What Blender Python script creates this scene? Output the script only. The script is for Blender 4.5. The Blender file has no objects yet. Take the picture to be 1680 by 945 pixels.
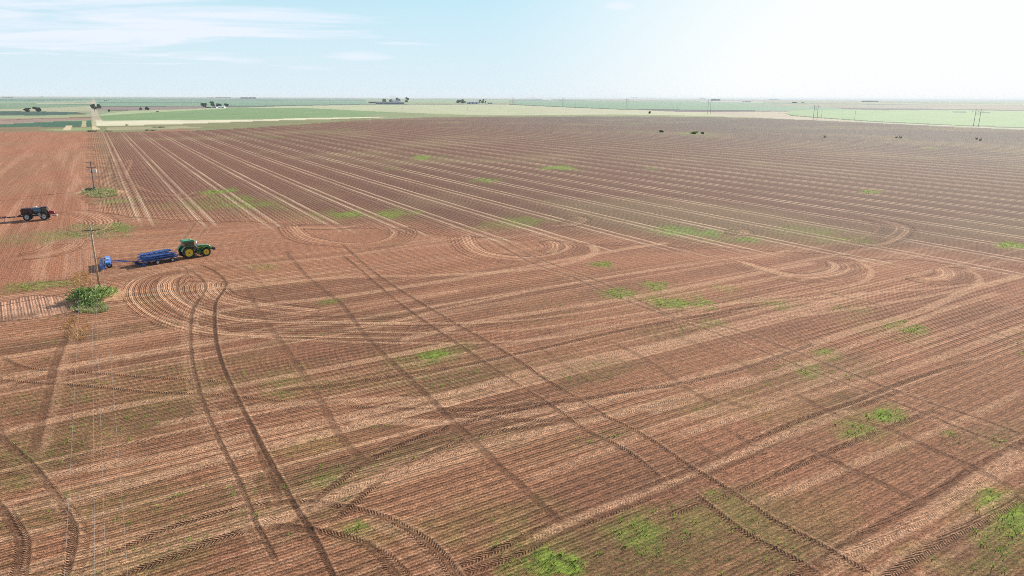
import bpy, bmesh, math, random
import numpy as np
from mathutils import Vector, Matrix
random.seed(7); rng = np.random.default_rng(11)
PI = math.pi; rad = math.radians
SC = bpy.context.scene; COL = SC.collection
# ------------------------------------------------------------------ camera geometry (drone, 28 m above the ground)
F = 1167.0; H = 28.0; TH = math.atan(312/F); RO = 0.0045
def G(x, y):
    """photo pixel -> ground point (metres); used to survey where things stand on the flat ground"""
    u = (x-840)/F; v = (y-472.5)/F
    u, v = u*math.cos(RO)+v*math.sin(RO), -u*math.sin(RO)+v*math.cos(RO)
    d = math.sin(TH)+v*math.cos(TH); fw = math.cos(TH)-v*math.sin(TH)
    d = max(d, 0.0004)
    return (u*H/d, fw*H/d)
def scale_at(X, Y): return F/(Y*math.cos(TH)+H*math.sin(TH))
cam = bpy.data.cameras.new('camera'); co = bpy.data.objects.new('camera', cam); COL.objects.link(co)
cam.sensor_width = 36; cam.lens = F*36/1680; cam.clip_start = 0.5; cam.clip_end = 120000
co.matrix_world = Matrix.Translation((0,0,H)) @ Matrix.Rotation(PI/2-TH, 4, 'X') @ Matrix.Rotation(RO, 4, 'Z')
SC.camera = co
# ------------------------------------------------------------------ helpers
def link(o, parent=None):
    COL.objects.link(o)
    if parent: o.parent = parent
    return o
def tag(o, label, cat, group=None, kind=None):
    if label: o['label'] = label
    if cat: o['category'] = cat
    if group: o['group'] = group
    if kind: o['kind'] = kind
    return o
def empty(name, loc, rz, label, cat, group=None):
    o = bpy.data.objects.new(name, None); o.location = loc; o.rotation_euler = (0,0,rz); link(o)
    return tag(o, label, cat, group)
def dup(root, loc, rz, label, parent=None):
    def cp(o, par):
        c = o.copy(); COL.objects.link(c)
        if par: c.parent = par
        for ch in [k for k in bpy.data.objects if k.parent == o]: cp(ch, c)
        return c
    r = cp(root, parent); r.location = loc; r.rotation_euler = (0,0,rz)
    if label: r['label'] = label
    return r
class MB:
    def __init__(s): s.v = []; s.f = []
    def add(s, vs, fs):
        n = len(s.v); s.v += [tuple(p) for p in vs]; s.f += [tuple(i+n for i in f) for f in fs]; return s
    def box(s, c, d, rz=0, ry=0, rx=0, taper=(1,1)):
        M = Matrix.Rotation(rz,3,'Z') @ Matrix.Rotation(ry,3,'Y') @ Matrix.Rotation(rx,3,'X'); c = Vector(c)
        vs = []
        for z in (-1,1):
            tx, ty = taper if z > 0 else (1,1)
            for x, y in ((-1,-1),(1,-1),(1,1),(-1,1)):
                vs.append(c + M @ Vector((x*d[0]/2*tx, y*d[1]/2*ty, z*d[2]/2)))
        return s.add(vs, [(3,2,1,0),(4,5,6,7),(0,1,5,4),(1,2,6,5),(2,3,7,6),(3,0,4,7)])
    def tube(s, a, b, r, r2=None, n=8, cap=True):
        a = Vector(a); b = Vector(b); r2 = r if r2 is None else r2
        z = (b-a).normalized(); x = z.orthogonal().normalized(); y = z.cross(x)
        vs = [a+(x*math.cos(2*PI*i/n)+y*math.sin(2*PI*i/n))*r for i in range(n)] + [b+(x*math.cos(2*PI*i/n)+y*math.sin(2*PI*i/n))*r2 for i in range(n)]
        fs = [(i,(i+1)%n,(i+1)%n+n,i+n) for i in range(n)]
        if cap: fs += [tuple(range(n-1,-1,-1)), tuple(range(n,2*n))]
        return s.add(vs, fs)
    def path(s, pts, r, n=6):
        for a, b in zip(pts, pts[1:]): s.tube(a, b, r, r, n)
        return s
    def prof(s, pts, y0, y1, bev=0.0):
        """side profile in x,z extruded from y0 to y1"""
        n = len(pts); cx = sum(p[0] for p in pts)/n; cz = sum(p[1] for p in pts)/n
        def ring(y, k): return [(cx+(p[0]-cx)*k, y, cz+(p[1]-cz)*k) for p in pts]
        rings = [ring(y0, 1-bev), ring(y0+(y1-y0)*0.1, 1), ring(y1-(y1-y0)*0.1, 1), ring(y1, 1-bev)]
        vs = sum(rings, []); fs = []
        for k in range(3):
            for i in range(n):
                j = (i+1) % n; fs.append((k*n+i, k*n+j, (k+1)*n+j, (k+1)*n+i))
        fs += [tuple(range(n-1,-1,-1)), tuple(range(3*n, 4*n))]
        return s.add(vs, fs)
    def lathe(s, prof, c, axis='Y', n=32):
        """prof = [(radius, axial)]"""
        vs = []; m = len(prof)
        for i in range(n):
            a = 2*PI*i/n
            for r, t in prof:
                if axis == 'Y': vs.append((c[0]+r*math.cos(a), c[1]+t, c[2]+r*math.sin(a)))
                elif axis == 'X': vs.append((c[0]+t, c[1]+r*math.cos(a), c[2]+r*math.sin(a)))
                else: vs.append((c[0]+r*math.cos(a), c[1]+r*math.sin(a), c[2]+t))
        fs = []
        for i in range(n):
            j = (i+1) % n
            for k in range(m-1): fs.append((i*m+k, j*m+k, j*m+k+1, i*m+k+1))
        return s.add(vs, fs)
    def build(s, name, mat, parent=None, smooth=False, bevel=0):
        me = bpy.data.meshes.new(name); me.from_pydata(s.v, [], s.f); me.validate(); me.update()
        bm = bmesh.new(); bm.from_mesh(me); bmesh.ops.recalc_face_normals(bm, faces=bm.faces); bm.to_mesh(me); bm.free()
        o = bpy.data.objects.new(name, me); me.materials.append(mat); link(o, parent)
        if smooth: me.shade_smooth()
        if bevel:
            b = o.modifiers.new('bevel','BEVEL'); b.width = bevel; b.segments = 2; b.limit_method = 'ANGLE'
        return o
# ------------------------------------------------------------------ materials
def mat(name, col, rough=0.6, metal=0.0, dirt=0.25, dcol=(0.30,0.18,0.12), scale=3.0, spec=0.5):
    m = bpy.data.materials.new(name); m.use_nodes = True; nt = m.node_tree; N = nt.nodes; L = nt.links
    b = N['Principled BSDF']; b.inputs['Roughness'].default_value = rough; b.inputs['Metallic'].default_value = metal
    b.inputs['Specular IOR Level'].default_value = spec
    g = N.new('ShaderNodeNewGeometry'); n = N.new('ShaderNodeTexNoise'); n.inputs['Scale'].default_value = scale; n.inputs['Detail'].default_value = 6
    L.new(g.outputs['Position'], n.inputs['Vector'])
    r = N.new('ShaderNodeMapRange'); r.inputs[1].default_value = 0.45; r.inputs[2].default_value = 0.75; r.inputs[4].default_value = dirt
    L.new(n.outputs['Fac'], r.inputs[0])
    mx = N.new('ShaderNodeMix'); mx.data_type = 'RGBA'; mx.inputs[6].default_value = (*col,1); mx.inputs[7].default_value = (*dcol,1)
    L.new(r.outputs[0], mx.inputs[0]); L.new(mx.outputs[2], b.inputs['Base Color'])
    return m
def leafmat(name, c1, c2, sc=0.6, trans=0.25):
    m = bpy.data.materials.new(name); m.use_nodes = True; nt = m.node_tree; N = nt.nodes; L = nt.links
    b = N['Principled BSDF']; b.inputs['Roughness'].default_value = 0.7; b.inputs['Specular IOR Level'].default_value = 0.2
    g = N.new('ShaderNodeNewGeometry'); n = N.new('ShaderNodeTexNoise'); n.inputs['Scale'].default_value = sc; n.inputs['Detail'].default_value = 4
    L.new(g.outputs['Position'], n.inputs['Vector'])
    r = N.new('ShaderNodeMapRange'); r.inputs[1].default_value = 0.35; r.inputs[2].default_value = 0.65; L.new(n.outputs['Fac'], r.inputs[0])
    mx = N.new('ShaderNodeMix'); mx.data_type = 'RGBA'; mx.inputs[6].default_value = (*c1,1); mx.inputs[7].default_value = (*c2,1)
    L.new(r.outputs[0], mx.inputs[0]); L.new(mx.outputs[2], b.inputs['Base Color'])
    t = N.new('ShaderNodeBsdfTranslucent'); L.new(mx.outputs[2], t.inputs['Color'])
    ms = N.new('ShaderNodeMixShader'); ms.inputs[0].default_value = trans
    L.new(b.outputs[0], ms.inputs[1]); L.new(t.outputs[0], ms.inputs[2]); L.new(ms.outputs[0], N['Material Output'].inputs['Surface'])
    return m
M = dict(
 green=mat('tractor_green', (0.022,0.17,0.045), 0.35, 0, 0.15),
 roofgreen=mat('roof_green', (0.03,0.22,0.10), 0.4, 0, 0.1),
 yellow=mat('rim_yellow', (0.75,0.55,0.03), 0.4, 0, 0.15),
 tyre=mat('rubber', (0.018,0.018,0.02), 0.85, 0, 0.35),
 black=mat('black_paint', (0.02,0.02,0.022), 0.5, 0, 0.2),
 glass=mat('tinted_glass', (0.04,0.055,0.05), 0.08, 0, 0.05, spec=1.0),
 grey=mat('grey_metal', (0.35,0.35,0.34), 0.5, 0.4, 0.2),
 chrome=mat('bright_metal', (0.6,0.6,0.6), 0.3, 0.8, 0.1),
 blue=mat('implement_blue', (0.010,0.085,0.34), 0.35, 0, 0.12),
 ltblue=mat('roller_blue', (0.05,0.20,0.60), 0.35, 0, 0.10),
 red=mat('machine_red', (0.28,0.015,0.025), 0.35, 0, 0.12),
 dkred=mat('dark_red_paint', (0.05,0.009,0.014), 0.5, 0, 0.2),
 tank=mat('steel_tank', (0.11,0.17,0.23), 0.3, 0.5, 0.1),
 rimw=mat('pale_rim', (0.55,0.57,0.58), 0.4, 0, 0.25),
 white=mat('white_paint', (0.78,0.78,0.76), 0.5, 0, 0.15),
 wood=mat('weathered_wood', (0.42,0.31,0.21), 0.85, 0, 0.5, (0.15,0.10,0.07), 2.0),
 dkwood=mat('dark_wood', (0.10,0.07,0.055), 0.85, 0, 0.4),
 porc=mat('porcelain', (0.5,0.5,0.5), 0.3),
 wire=mat('aluminium_wire', (0.34,0.31,0.28), 0.45, 0.3, 0.0),
 steel=mat('galvanised_steel', (0.33,0.34,0.35), 0.6, 0.3, 0.1),
 shed=mat('pale_sheet_metal', (0.55,0.58,0.62), 0.5, 0.1, 0.1),
 shedroof=mat('grey_blue_roof', (0.16,0.19,0.24), 0.6, 0.1, 0.1),
 darkroof=mat('dark_roof', (0.07,0.08,0.11), 0.7, 0, 0.1),
 bark=mat('bark', (0.12,0.085,0.06), 0.9),
 leafA=leafmat('bush_leaves', (0.10,0.20,0.05), (0.26,0.38,0.11), 1.4),
 leafB=leafmat('yellow_green_leaves', (0.19,0.31,0.08), (0.34,0.42,0.15), 0.9),
 leafT=leafmat('tree_leaves', (0.04,0.075,0.04), (0.085,0.14,0.065), 0.15),
 leafS=leafmat('scrub_leaves', (0.06,0.10,0.05), (0.12,0.18,0.08), 0.5),
 grass=leafmat('weed_blades', (0.16,0.26,0.045), (0.31,0.42,0.09), 0.5, 0.35),
 dry=leafmat('dry_grass', (0.42,0.22,0.08), (0.55,0.36,0.17), 0.5, 0.3),
 pale=leafmat('pale_grass', (0.25,0.30,0.11), (0.45,0.44,0.22), 0.5, 0.3),
)
# ------------------------------------------------------------------ world
SUN_AZ = rad(36); SUN_EL = rad(25)          # azimuth clockwise from +Y (view direction)
w = bpy.data.worlds.new('World'); SC.world = w; w.use_nodes = True
N = w.node_tree.nodes; L = w.node_tree.links; N.clear()
out = N.new('ShaderNodeOutputWorld'); bg = N.new('ShaderNodeBackground'); bg.inputs['Strength'].default_value = 0.055
sky = N.new('ShaderNodeTexSky'); sky.sky_type = 'NISHITA'; sky.sun_disc = False; sky.sun_elevation = SUN_EL; sky.sun_rotation = SUN_AZ
sky.air_density = 1.0; sky.dust_density = 0.6; sky.ozone_density = 3.0; sky.altitude = 900
tc = N.new('ShaderNodeTexCoord'); sep = N.new('ShaderNodeSeparateXYZ'); L.new(tc.outputs['Generated'], sep.inputs[0])
def wm(op, a, b=None, clamp=False):
    n = N.new('ShaderNodeMath'); n.operation = op; n.use_clamp = clamp
    for i, x in enumerate((a, b)):
        if x is None: continue
        if isinstance(x, (int, float)): n.inputs[i].default_value = x
        else: L.new(x, n.inputs[i])
    return n.outputs[0]
zc = wm('MAXIMUM', wm('ADD', sep.outputs[2], 0.035), 0.02)
cx = wm('DIVIDE', sep.outputs[0], zc); cy = wm('DIVIDE', sep.outputs[1], zc)
comb = N.new('ShaderNodeCombineXYZ'); L.new(wm('MULTIPLY', cx, 0.30), comb.inputs[0]); L.new(wm('MULTIPLY', cy, 0.55), comb.inputs[1])
n1 = N.new('ShaderNodeTexNoise'); n1.inputs['Scale'].default_value = 1.3; n1.inputs['Detail'].default_value = 9; n1.inputs['Roughness'].default_value = 0.58; n1.inputs['Distortion'].default_value = 0.7
L.new(comb.outputs[0], n1.inputs['Vector'])
# cirrus bank to the left: stronger towards -x
azm = N.new('ShaderNodeMapRange'); azm.inputs[1].default_value = -0.03; azm.inputs[2].default_value = -0.42; azm.inputs[3].default_value = 0.0; azm.inputs[4].default_value = 1.0; L.new(sep.outputs[0], azm.inputs[0])
elm = N.new('ShaderNodeMapRange'); elm.inputs[1].default_value = 0.015; elm.inputs[2].default_value = 0.07; L.new(sep.outputs[2], elm.inputs[0])
thr = wm('SUBTRACT', 0.66, wm('MULTIPLY', wm('MULTIPLY', azm.outputs[0], elm.outputs[0]), 0.30))
cl = wm('MULTIPLY', wm('SUBTRACT', n1.outputs['Fac'], thr), 6.0, True)
cl = wm('MULTIPLY', cl, 0.85)
xy = wm('DIVIDE', sep.outputs[0], wm('MAXIMUM', sep.outputs[1], .05)); zy = wm('DIVIDE', sep.outputs[2], wm('MAXIMUM', sep.outputs[1], .05))
for wx0, wz0, wrx, wrz, ws in ((-.204,.0535,.045,.006,1.), (.14,.1176,.02,.005,1.1), (-.36,.046,.03,.004,.6)):   # small separate wisps
    e_ = wm('ADD', wm('POWER', wm('ABSOLUTE', wm('DIVIDE', wm('SUBTRACT', xy, wx0), wrx)), 2), wm('POWER', wm('ABSOLUTE', wm('DIVIDE', wm('SUBTRACT', zy, wz0), wrz)), 2))
    cl = wm('MAXIMUM', cl, wm('MULTIPLY', wm('SUBTRACT', wm('MULTIPLY', n1.outputs['Fac'], 1.7), wm('MULTIPLY', e_, .6)), ws*.8, True))
cmix = N.new('ShaderNodeMix'); cmix.data_type = 'RGBA'; L.new(cl, cmix.inputs[0]); # low air: a pale blue veil that thins out with height
veil = N.new('ShaderNodeMapRange'); veil.interpolation_type = 'SMOOTHSTEP'; veil.inputs[1].default_value = -0.02; veil.inputs[2].default_value = 0.55; veil.inputs[3].default_value = 0.96; veil.inputs[4].default_value = 0.15; L.new(sep.outputs[2], veil.inputs[0])
vcol = N.new('ShaderNodeMix'); vcol.data_type = 'RGBA'; vr = N.new('ShaderNodeMapRange'); vr.inputs[1].default_value = 0.0; vr.inputs[2].default_value = 0.13; L.new(sep.outputs[2], vr.inputs[0]); L.new(vr.outputs[0], vcol.inputs[0])
vcol.inputs[6].default_value = (7.7,8.9,9.7,1); vcol.inputs[7].default_value = (6.0,8.8,9.9,1)
vm = N.new('ShaderNodeMix'); vm.data_type = 'RGBA'; L.new(veil.outputs[0], vm.inputs[0]); L.new(sky.outputs[0], vm.inputs[6]); L.new(vcol.outputs[2], vm.inputs[7])
dotn = N.new('ShaderNodeVectorMath'); dotn.operation = 'DOT_PRODUCT'; L.new(tc.outputs['Generated'], dotn.inputs[0]); dotn.inputs[1].default_value = (math.sin(SUN_AZ+rad(8))*.985, math.cos(SUN_AZ+rad(8))*.985, .17)
gl = N.new('ShaderNodeMapRange'); gl.interpolation_type = 'SMOOTHSTEP'; gl.inputs[1].default_value = 0.68; gl.inputs[2].default_value = 1.0; gl.inputs[3].default_value = 0; gl.inputs[4].default_value = 1.0; L.new(dotn.outputs['Value'], gl.inputs[0])
lowe = N.new('ShaderNodeMapRange'); lowe.inputs[1].default_value = 0.0; lowe.inputs[2].default_value = 0.20; lowe.inputs[3].default_value = 1.5; lowe.inputs[4].default_value = .85; L.new(sep.outputs[2], lowe.inputs[0])
glt = wm('MULTIPLY', gl.outputs[0], lowe.outputs[0], True)
vg = N.new('ShaderNodeMix'); vg.data_type = 'RGBA'; L.new(glt, vg.inputs[0]); L.new(vm.outputs[2], vg.inputs[6]); vg.inputs[7].default_value = (10.0,10.25,10.2,1)
L.new(vg.outputs[2], cmix.inputs[6]); cmix.inputs[7].default_value = (9.0,9.5,10.6,1)
L.new(cmix.outputs[2], bg.inputs['Color']); L.new(bg.outputs[0], out.inputs['Surface'])
sd = bpy.data.lights.new('sun', 'SUN'); sd.energy = 4.6; sd.angle = rad(0.5); sd.color = (1.0,0.93,0.82)
so = link(bpy.data.objects.new('sun', sd))
sdir = Vector((math.sin(SUN_AZ)*math.cos(SUN_EL), math.cos(SUN_AZ)*math.cos(SUN_EL), math.sin(SUN_EL)))
so.rotation_euler = sdir.to_track_quat('Z','Y').to_euler(); so.location = (0,0,60)
SC.view_settings.view_transform = 'Standard'; SC.view_settings.look = 'None'; SC.view_settings.gamma = 1; SC.view_settings.use_curve_mapping = False
SC.view_settings.exposure = 0.84
SC.render.engine = 'CYCLES'; SC.cycles.max_bounces = 4; SC.cycles.transparent_max_bounces = 8; SC.cycles.volume_bounces = 0; SC.cycles.use_denoising = False; SC.cycles.filter_width = 0.9
# ------------------------------------------------------------------ GROUND
def hsh(i, j, s):
    h = (i.astype(np.int64)*374761393 + j.astype(np.int64)*668265263 + s*1442695041) & 0xFFFFFFFF
    h = ((h ^ (h >> 13))*1274126177) & 0xFFFFFFFF
    return ((h ^ (h >> 16)) & 0xFFFFFF).astype(np.float32)/16777215.0
def vn(x, y, s=0):
    i = np.floor(x); j = np.floor(y); fx = x-i; fy = y-j; fx = fx*fx*(3-2*fx); fy = fy*fy*(3-2*fy)
    return ((hsh(i,j,s)*(1-fx)+hsh(i+1,j,s)*fx)*(1-fy) + (hsh(i,j+1,s)*(1-fx)+hsh(i+1,j+1,s)*fx)*fy)
def fbm(x, y, s=0, o=4):
    a = 0; amp = .5; t = 0
    for k in range(o): a = a+amp*vn(x*2**k+k*17.3, y*2**k-k*9.1, s+k); t += amp; amp *= .55
    return a/t
def sst(a, b, x):
    t = np.clip((x-a)/(b-a), 0, 1); return t*t*(3-2*t)
dth = 0.055; az = np.radians(np.arange(-50, 50+dth, dth))
depr = list(np.arange(62, 1.6, -0.048)) + list(np.arange(1.6, 0.06, -0.022)) + [0.045, 0.03]
rr = H/np.tan(np.radians(np.array(depr)))
A, RR = np.meshgrid(az, rr); nr, nc = A.shape
X = (RR*np.sin(A)).ravel(); Y = (RR*np.cos(A)).ravel()
D = RR.ravel()
U = .866*X+.5*Y; W = -.5*X+.866*Y
def lin(r, g, b):
    f = lambda c: (c/255/12.92 if c/255 < .04045 else ((c/255+.055)/1.055)**2.4)
    return np.array([f(r), f(g), f(b)])
K = 0.75                                                    # photographed brightness -> surface albedo
def al(r, g, b): return lin(r, g, b)*K
n_big = fbm(X/38, Y/38, 3, 4); n_mid = fbm(X/9, Y/9, 9, 4); n_sm = fbm(X/2.2, Y/2.2, 21, 3)
Ex = .839*X+.545*Y; Nx = -.545*X+.839*Y                      # near rows run along Ex
C = np.empty((X.size, 3), np.float32)
veg = np.zeros(X.size, np.float32)
soil = al(180,129,98); soild = al(130,92,71); soill = al(216,170,136); sred = al(176,120,94)
def mix(mask, col, sel=None):
    global C
    m = mask[:, None]
    C[:] = C*(1-m) + (col[None, :] if col.ndim == 1 else col)*m
# near field
C[:] = soil
mix(.75*sst(.38,.68, fbm(Ex/26, Nx/7, 5, 4)), soild)
mix(.55*sst(-.1,1.1, (X+110)/190+0*Y)*sst(220,60,D), soild)           # browner towards the right
mix(.35*sst(.45,.7, n_mid), sred*sst(0,1,np.float32(1)))
band = fbm(Nx/1.5+.3*n_mid, Ex/140, 33, 3)
mix(.55*sst(.56,.74, band), soill)
mix(.28*sst(.44,.30, band), soild)
olive = al(122,102,72)
mix(.34*sst(.50,.70, fbm(Ex/16, Nx/6, 44, 4))*sst(160,40,D), olive)
veg = np.maximum(veg, (.35*sst(.50,.72, fbm(Ex/16, Nx/6, 44, 4))*sst(170,60,D)).astype(np.float32))
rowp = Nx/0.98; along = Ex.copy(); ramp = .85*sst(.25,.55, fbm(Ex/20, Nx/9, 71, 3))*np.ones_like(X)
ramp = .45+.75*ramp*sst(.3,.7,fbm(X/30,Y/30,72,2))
stripe = np.zeros_like(X)
# headland and stubble
s_ = U+W-199+ (n_big-.5)*14+(n_mid-.5)*10
far = sst(-14, 40, s_)*sst(-8.0, 16, U+(n_mid-.5)*12)
head = sst(-85,-30,s_)*(1-sst(-4,20,s_))
mix(.35*head, sred)
st_near = al(122,88,72); st_far = al(110,102,97)
stc = st_near[None,:]*(1-sst(60,620,X+.35*D)[:,None]) + st_far[None,:]*sst(60,620,X+.35*D)[:,None]
mix(far, stc.astype(np.float32))
mix(far*.5*sst(120,10,U), al(150,104,84)); mix(far*.4*sst(9,3,U), al(158,140,100))
mix(far*.35*sst(.3,.7, fbm(U/5.0, W/160, 61, 1))*sst(380,120,D), al(108,80,68))
mix(far*.28*sst(.5,.75, fbm(U/60, W/60, 66, 4)), al(160,146,108))
pick = (s_ > 0) & (U > -1.2+(n_mid-.5)*2)
zfar = pick.copy()
rowp = np.where(pick, U/1.02, rowp); along = np.where(pick, W, along)
ramp = np.where(pick, .7, ramp)
stripe = sst(-14, 4, s_ + (n_mid-.5)*8)*sst(2, 5, U)*(.85+.5*(n_mid-.5))*(1-.6*sst(200,800,D))*(.7+.6*n_big)
# field to the left of the power line
left = sst(3.0,-9.0,U+(n_mid-.5)*9+(n_sm-.5)*3)*sst(120,136,W+(n_mid-.5)*10)
mix(left, al(178,122,94)); mix(left*.5*sst(.4,.7, fbm(U/6, W/60, 81, 3)), al(170,114,88)); mix(left*.4*sst(.48,.7, n_big), al(160,128,96))
mix(left*.38*sst(.5,.66, fbm(U/1.9+n_mid, W/70, 83, 3))*sst(700,200,D), al(214,164,134)); mix(left*.28*sst(.5,.36, fbm(U/2.5+n_mid, W/50, 85, 3)), al(146,98,74))
rowp = np.where(left > .5, U/1.02, rowp); along = np.where(left > .5, W, along); ramp = np.where(left > .5, .18, ramp)
# sandy stripe under the power line
pl = np.abs(U+2.0+(n_sm-.5)*1.2)
mix(.32*sst(2.2,.1,pl)*sst(125,90,W)*sst(.35,.6,n_mid), al(200,150,116))
# small bare patches left of the bush with north-south furrows
def ell(cx, cy, rx, ry):
    gx, gy = G(cx, cy); k = scale_at(gx, gy); a = rx/k
    g1 = G(cx, cy-ry); g2 = G(cx, cy+ry); b = math.hypot(g1[0]-g2[0], g1[1]-g2[1])/2
    n = math.hypot(gx, gy); dx, dy = gx/n, gy/n                  # long axis across / along the line of sight
    p = ((X-gx)*dy-(Y-gy)*dx)/a; q = ((X-gx)*dx+(Y-gy)*dy)/b
    return np.sqrt(p*p+q*q)
e = ell(45,505,75,20); m_ = sst(1.3,.6, e+(n_mid-.5)*.9)
mix(.7*m_, al(204,158,134)); rowp = np.where(m_ > .5, (U+.1*W)/1.1, rowp); ramp = np.where(m_ > .5, .75, ramp)
# green patches: (px, py, rx, ry, strength, tone)
GR = [(350,315,34,6,.9,0),(345,332,62,13,.5,0),(400,336,45,13,.6,0),(440,336,40,10,.5,0),(570,353,50,7,.75,0),(645,350,40,8,.75,0),(575,352,120,12,.35,0),(696,258,26,5,.95,0),(917,275,36,4.5,1,0),
 (797,296,27,4.5,.75,0),(640,276,16,3,.4,0),(1070,276,15,3,.55,0),(865,362,55,9,.6,0),(820,372,60,9,.4,0),(1110,377,60,10,.7,2),(1140,383,36,6,.7,2),(1225,393,28,5,.7,2),(1180,388,90,11,.35,0),(1425,314,20,4.5,.75,1),(1320,378,60,10,.45,0),
 (1385,392,60,10,.5,0),(1665,403,34,6,.95,1),(712,585,30,13,.95,0),(690,590,70,20,.35,0),(980,434,24,6,.8,0),(1015,482,32,9,.8,0),(1080,470,28,8,.75,0),(1100,500,45,13,.8,0),(1152,498,28,11,1,0),
 (1120,490,90,22,.3,0),(1190,472,24,6,.5,0),(1280,500,34,9,.55,0),(1165,530,28,11,.5,0),(1485,535,34,11,.75,0),(1455,545,60,14,.35,0),(1360,582,28,9,.65,0),(1390,508,34,11,.5,0),(1325,605,36,14,.6,0),
 (1445,682,36,20,1,0),(1395,695,60,20,.65,0),(1420,690,95,30,.3,0),(1555,712,22,10,.6,0),(1640,728,20,10,.4,0),(910,922,45,22,1,0),(860,938,60,18,.5,0),(900,905,120,40,.4,0),(1030,880,90,28,.65,0),(1085,870,36,18,.6,0),(1080,868,120,40,.3,0),
 (1670,835,42,42,1,1),(1645,880,80,70,.5,0),(1560,930,90,30,.35,0),(580,862,36,18,.6,0),(545,785,38,16,.55,0),(500,730,60,18,.35,0),(1168,812,34,14,.6,0),(1150,850,80,30,.3,0),(540,494,24,6,.6,0),
 (190,376,44,12,.75,3),(120,382,120,13,.55,3),(40,394,70,10,.5,3),(60,468,72,9,.7,4),(130,455,10,4,.2,0),(198,330,34,5,.6,3),(245,495,34,16,.3,0),(470,630,60,24,.4,0),(30,790,60,34,.4,0),(22,740,40,20,.25,0),(440,437,28,6,.4,0),(745,570,50,15,.35,0),
 (165,317,30,5,.5,0),(1300,845,120,60,.25,0),(1230,670,120,30,.22,0),(640,870,120,30,.3,0),(800,840,100,40,.25,0),(260,920,90,30,.25,0),(300,640,90,20,.2,0),
 (1060,216,40,2,.4,2),(1145,219,40,3,.6,2),(1480,228,20,1.2,.6,1),(1530,243,18,1.5,.7,1),(445,224,24,2,.5,0),(530,218,26,1.5,.4,0),(570,212,22,1.2,.4,0),(1040,203,14,1,.6,1),(740,200,12,1,.5,1),(1225,209,14,1,.5,1),(1370,208,14,1,.6,1)]
TONE = [al(134,168,66), al(172,192,66), al(110,168,92), al(126,146,100), al(112,126,78)]
for cx_, cy_, rx_, ry_, s0, tn in GR:
    e = ell(cx_, cy_, rx_, ry_)
    sel = np.nonzero(e < 1.7)[0]
    if not len(sel): continue
    nz = fbm(X[sel]/(1.8+D[sel]/120), Y[sel]/(1.8+D[sel]/120), 91, 3)
    m = sst(1.35,.2, e[sel]+(nz-.5)*1.7)*s0
    mm = .34*m*(.6+.8*(fbm(X[sel]/1.1,Y[sel]/1.1,93,2)-.1)); mm = np.clip(mm,0,.75)
    C[sel] = C[sel]*(1-mm[:,None]) + TONE[tn]*mm[:,None]
    veg[sel] = np.maximum(veg[sel], m*.9)
# ---- wheel tracks
tS = np.zeros_like(X); tD = np.zeros_like(X); tK = np.zeros_like(X); dz = np.zeros_like(X)
def smooth(P):
    P = [np.array(p, float) for p in P]; P = [2*P[0]-P[1]] + P + [2*P[-1]-P[-2]]; o = []
    for k in range(1, len(P)-2):
        p0, p1, p2, p3 = P[k-1:k+3]
        for t in np.linspace(0, 1, 8, endpoint=False):
            o.append(.5*((2*p1)+(-p0+p2)*t+(2*p0-5*p1+4*p2-p3)*t*t+(-p0+3*p1-3*p2+p3)*t**3))
    o.append(P[-2]); return np.array(o)
def dist(px, R, off=0.0, ground=False):
    P = smooth([p if ground else G(*p) for p in px])
    lo = P.min(0)-R-1; hi = P.max(0)+R+1
    sel = np.nonzero((X > lo[0]) & (X < hi[0]) & (Y > lo[1]) & (Y < hi[1]))[0]
    xs = X[sel]; ys = Y[sel]; bd = np.full(len(sel), 1e9); bs = np.zeros(len(sel)); sg = np.zeros(len(sel)); s0 = 0
    for a, b in zip(P, P[1:]):
        l = math.hypot(*(b-a)); tx, ty = (b-a)/max(l, 1e-6)
        cand = np.nonzero((xs > min(a[0],b[0])-R) & (xs < max(a[0],b[0])+R) & (ys > min(a[1],b[1])-R) & (ys < max(a[1],b[1])+R))[0]
        qx = xs[cand]-a[0]; qy = ys[cand]-a[1]; t = np.clip(qx*tx+qy*ty, 0, l)
        ex = qx-t*tx; ey = qy-t*ty; d = np.hypot(ex, ey); k = d < bd[cand]; ck = cand[k]
        bd[ck] = d[k]; bs[ck] = s0+t[k]; sg[ck] = np.sign(tx*ey[k]-ty*ex[k])*d[k]; s0 += l
    k = bd < R
    return sel[k], bd[k], bs[k], sg[k]-off*0, s0
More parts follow.
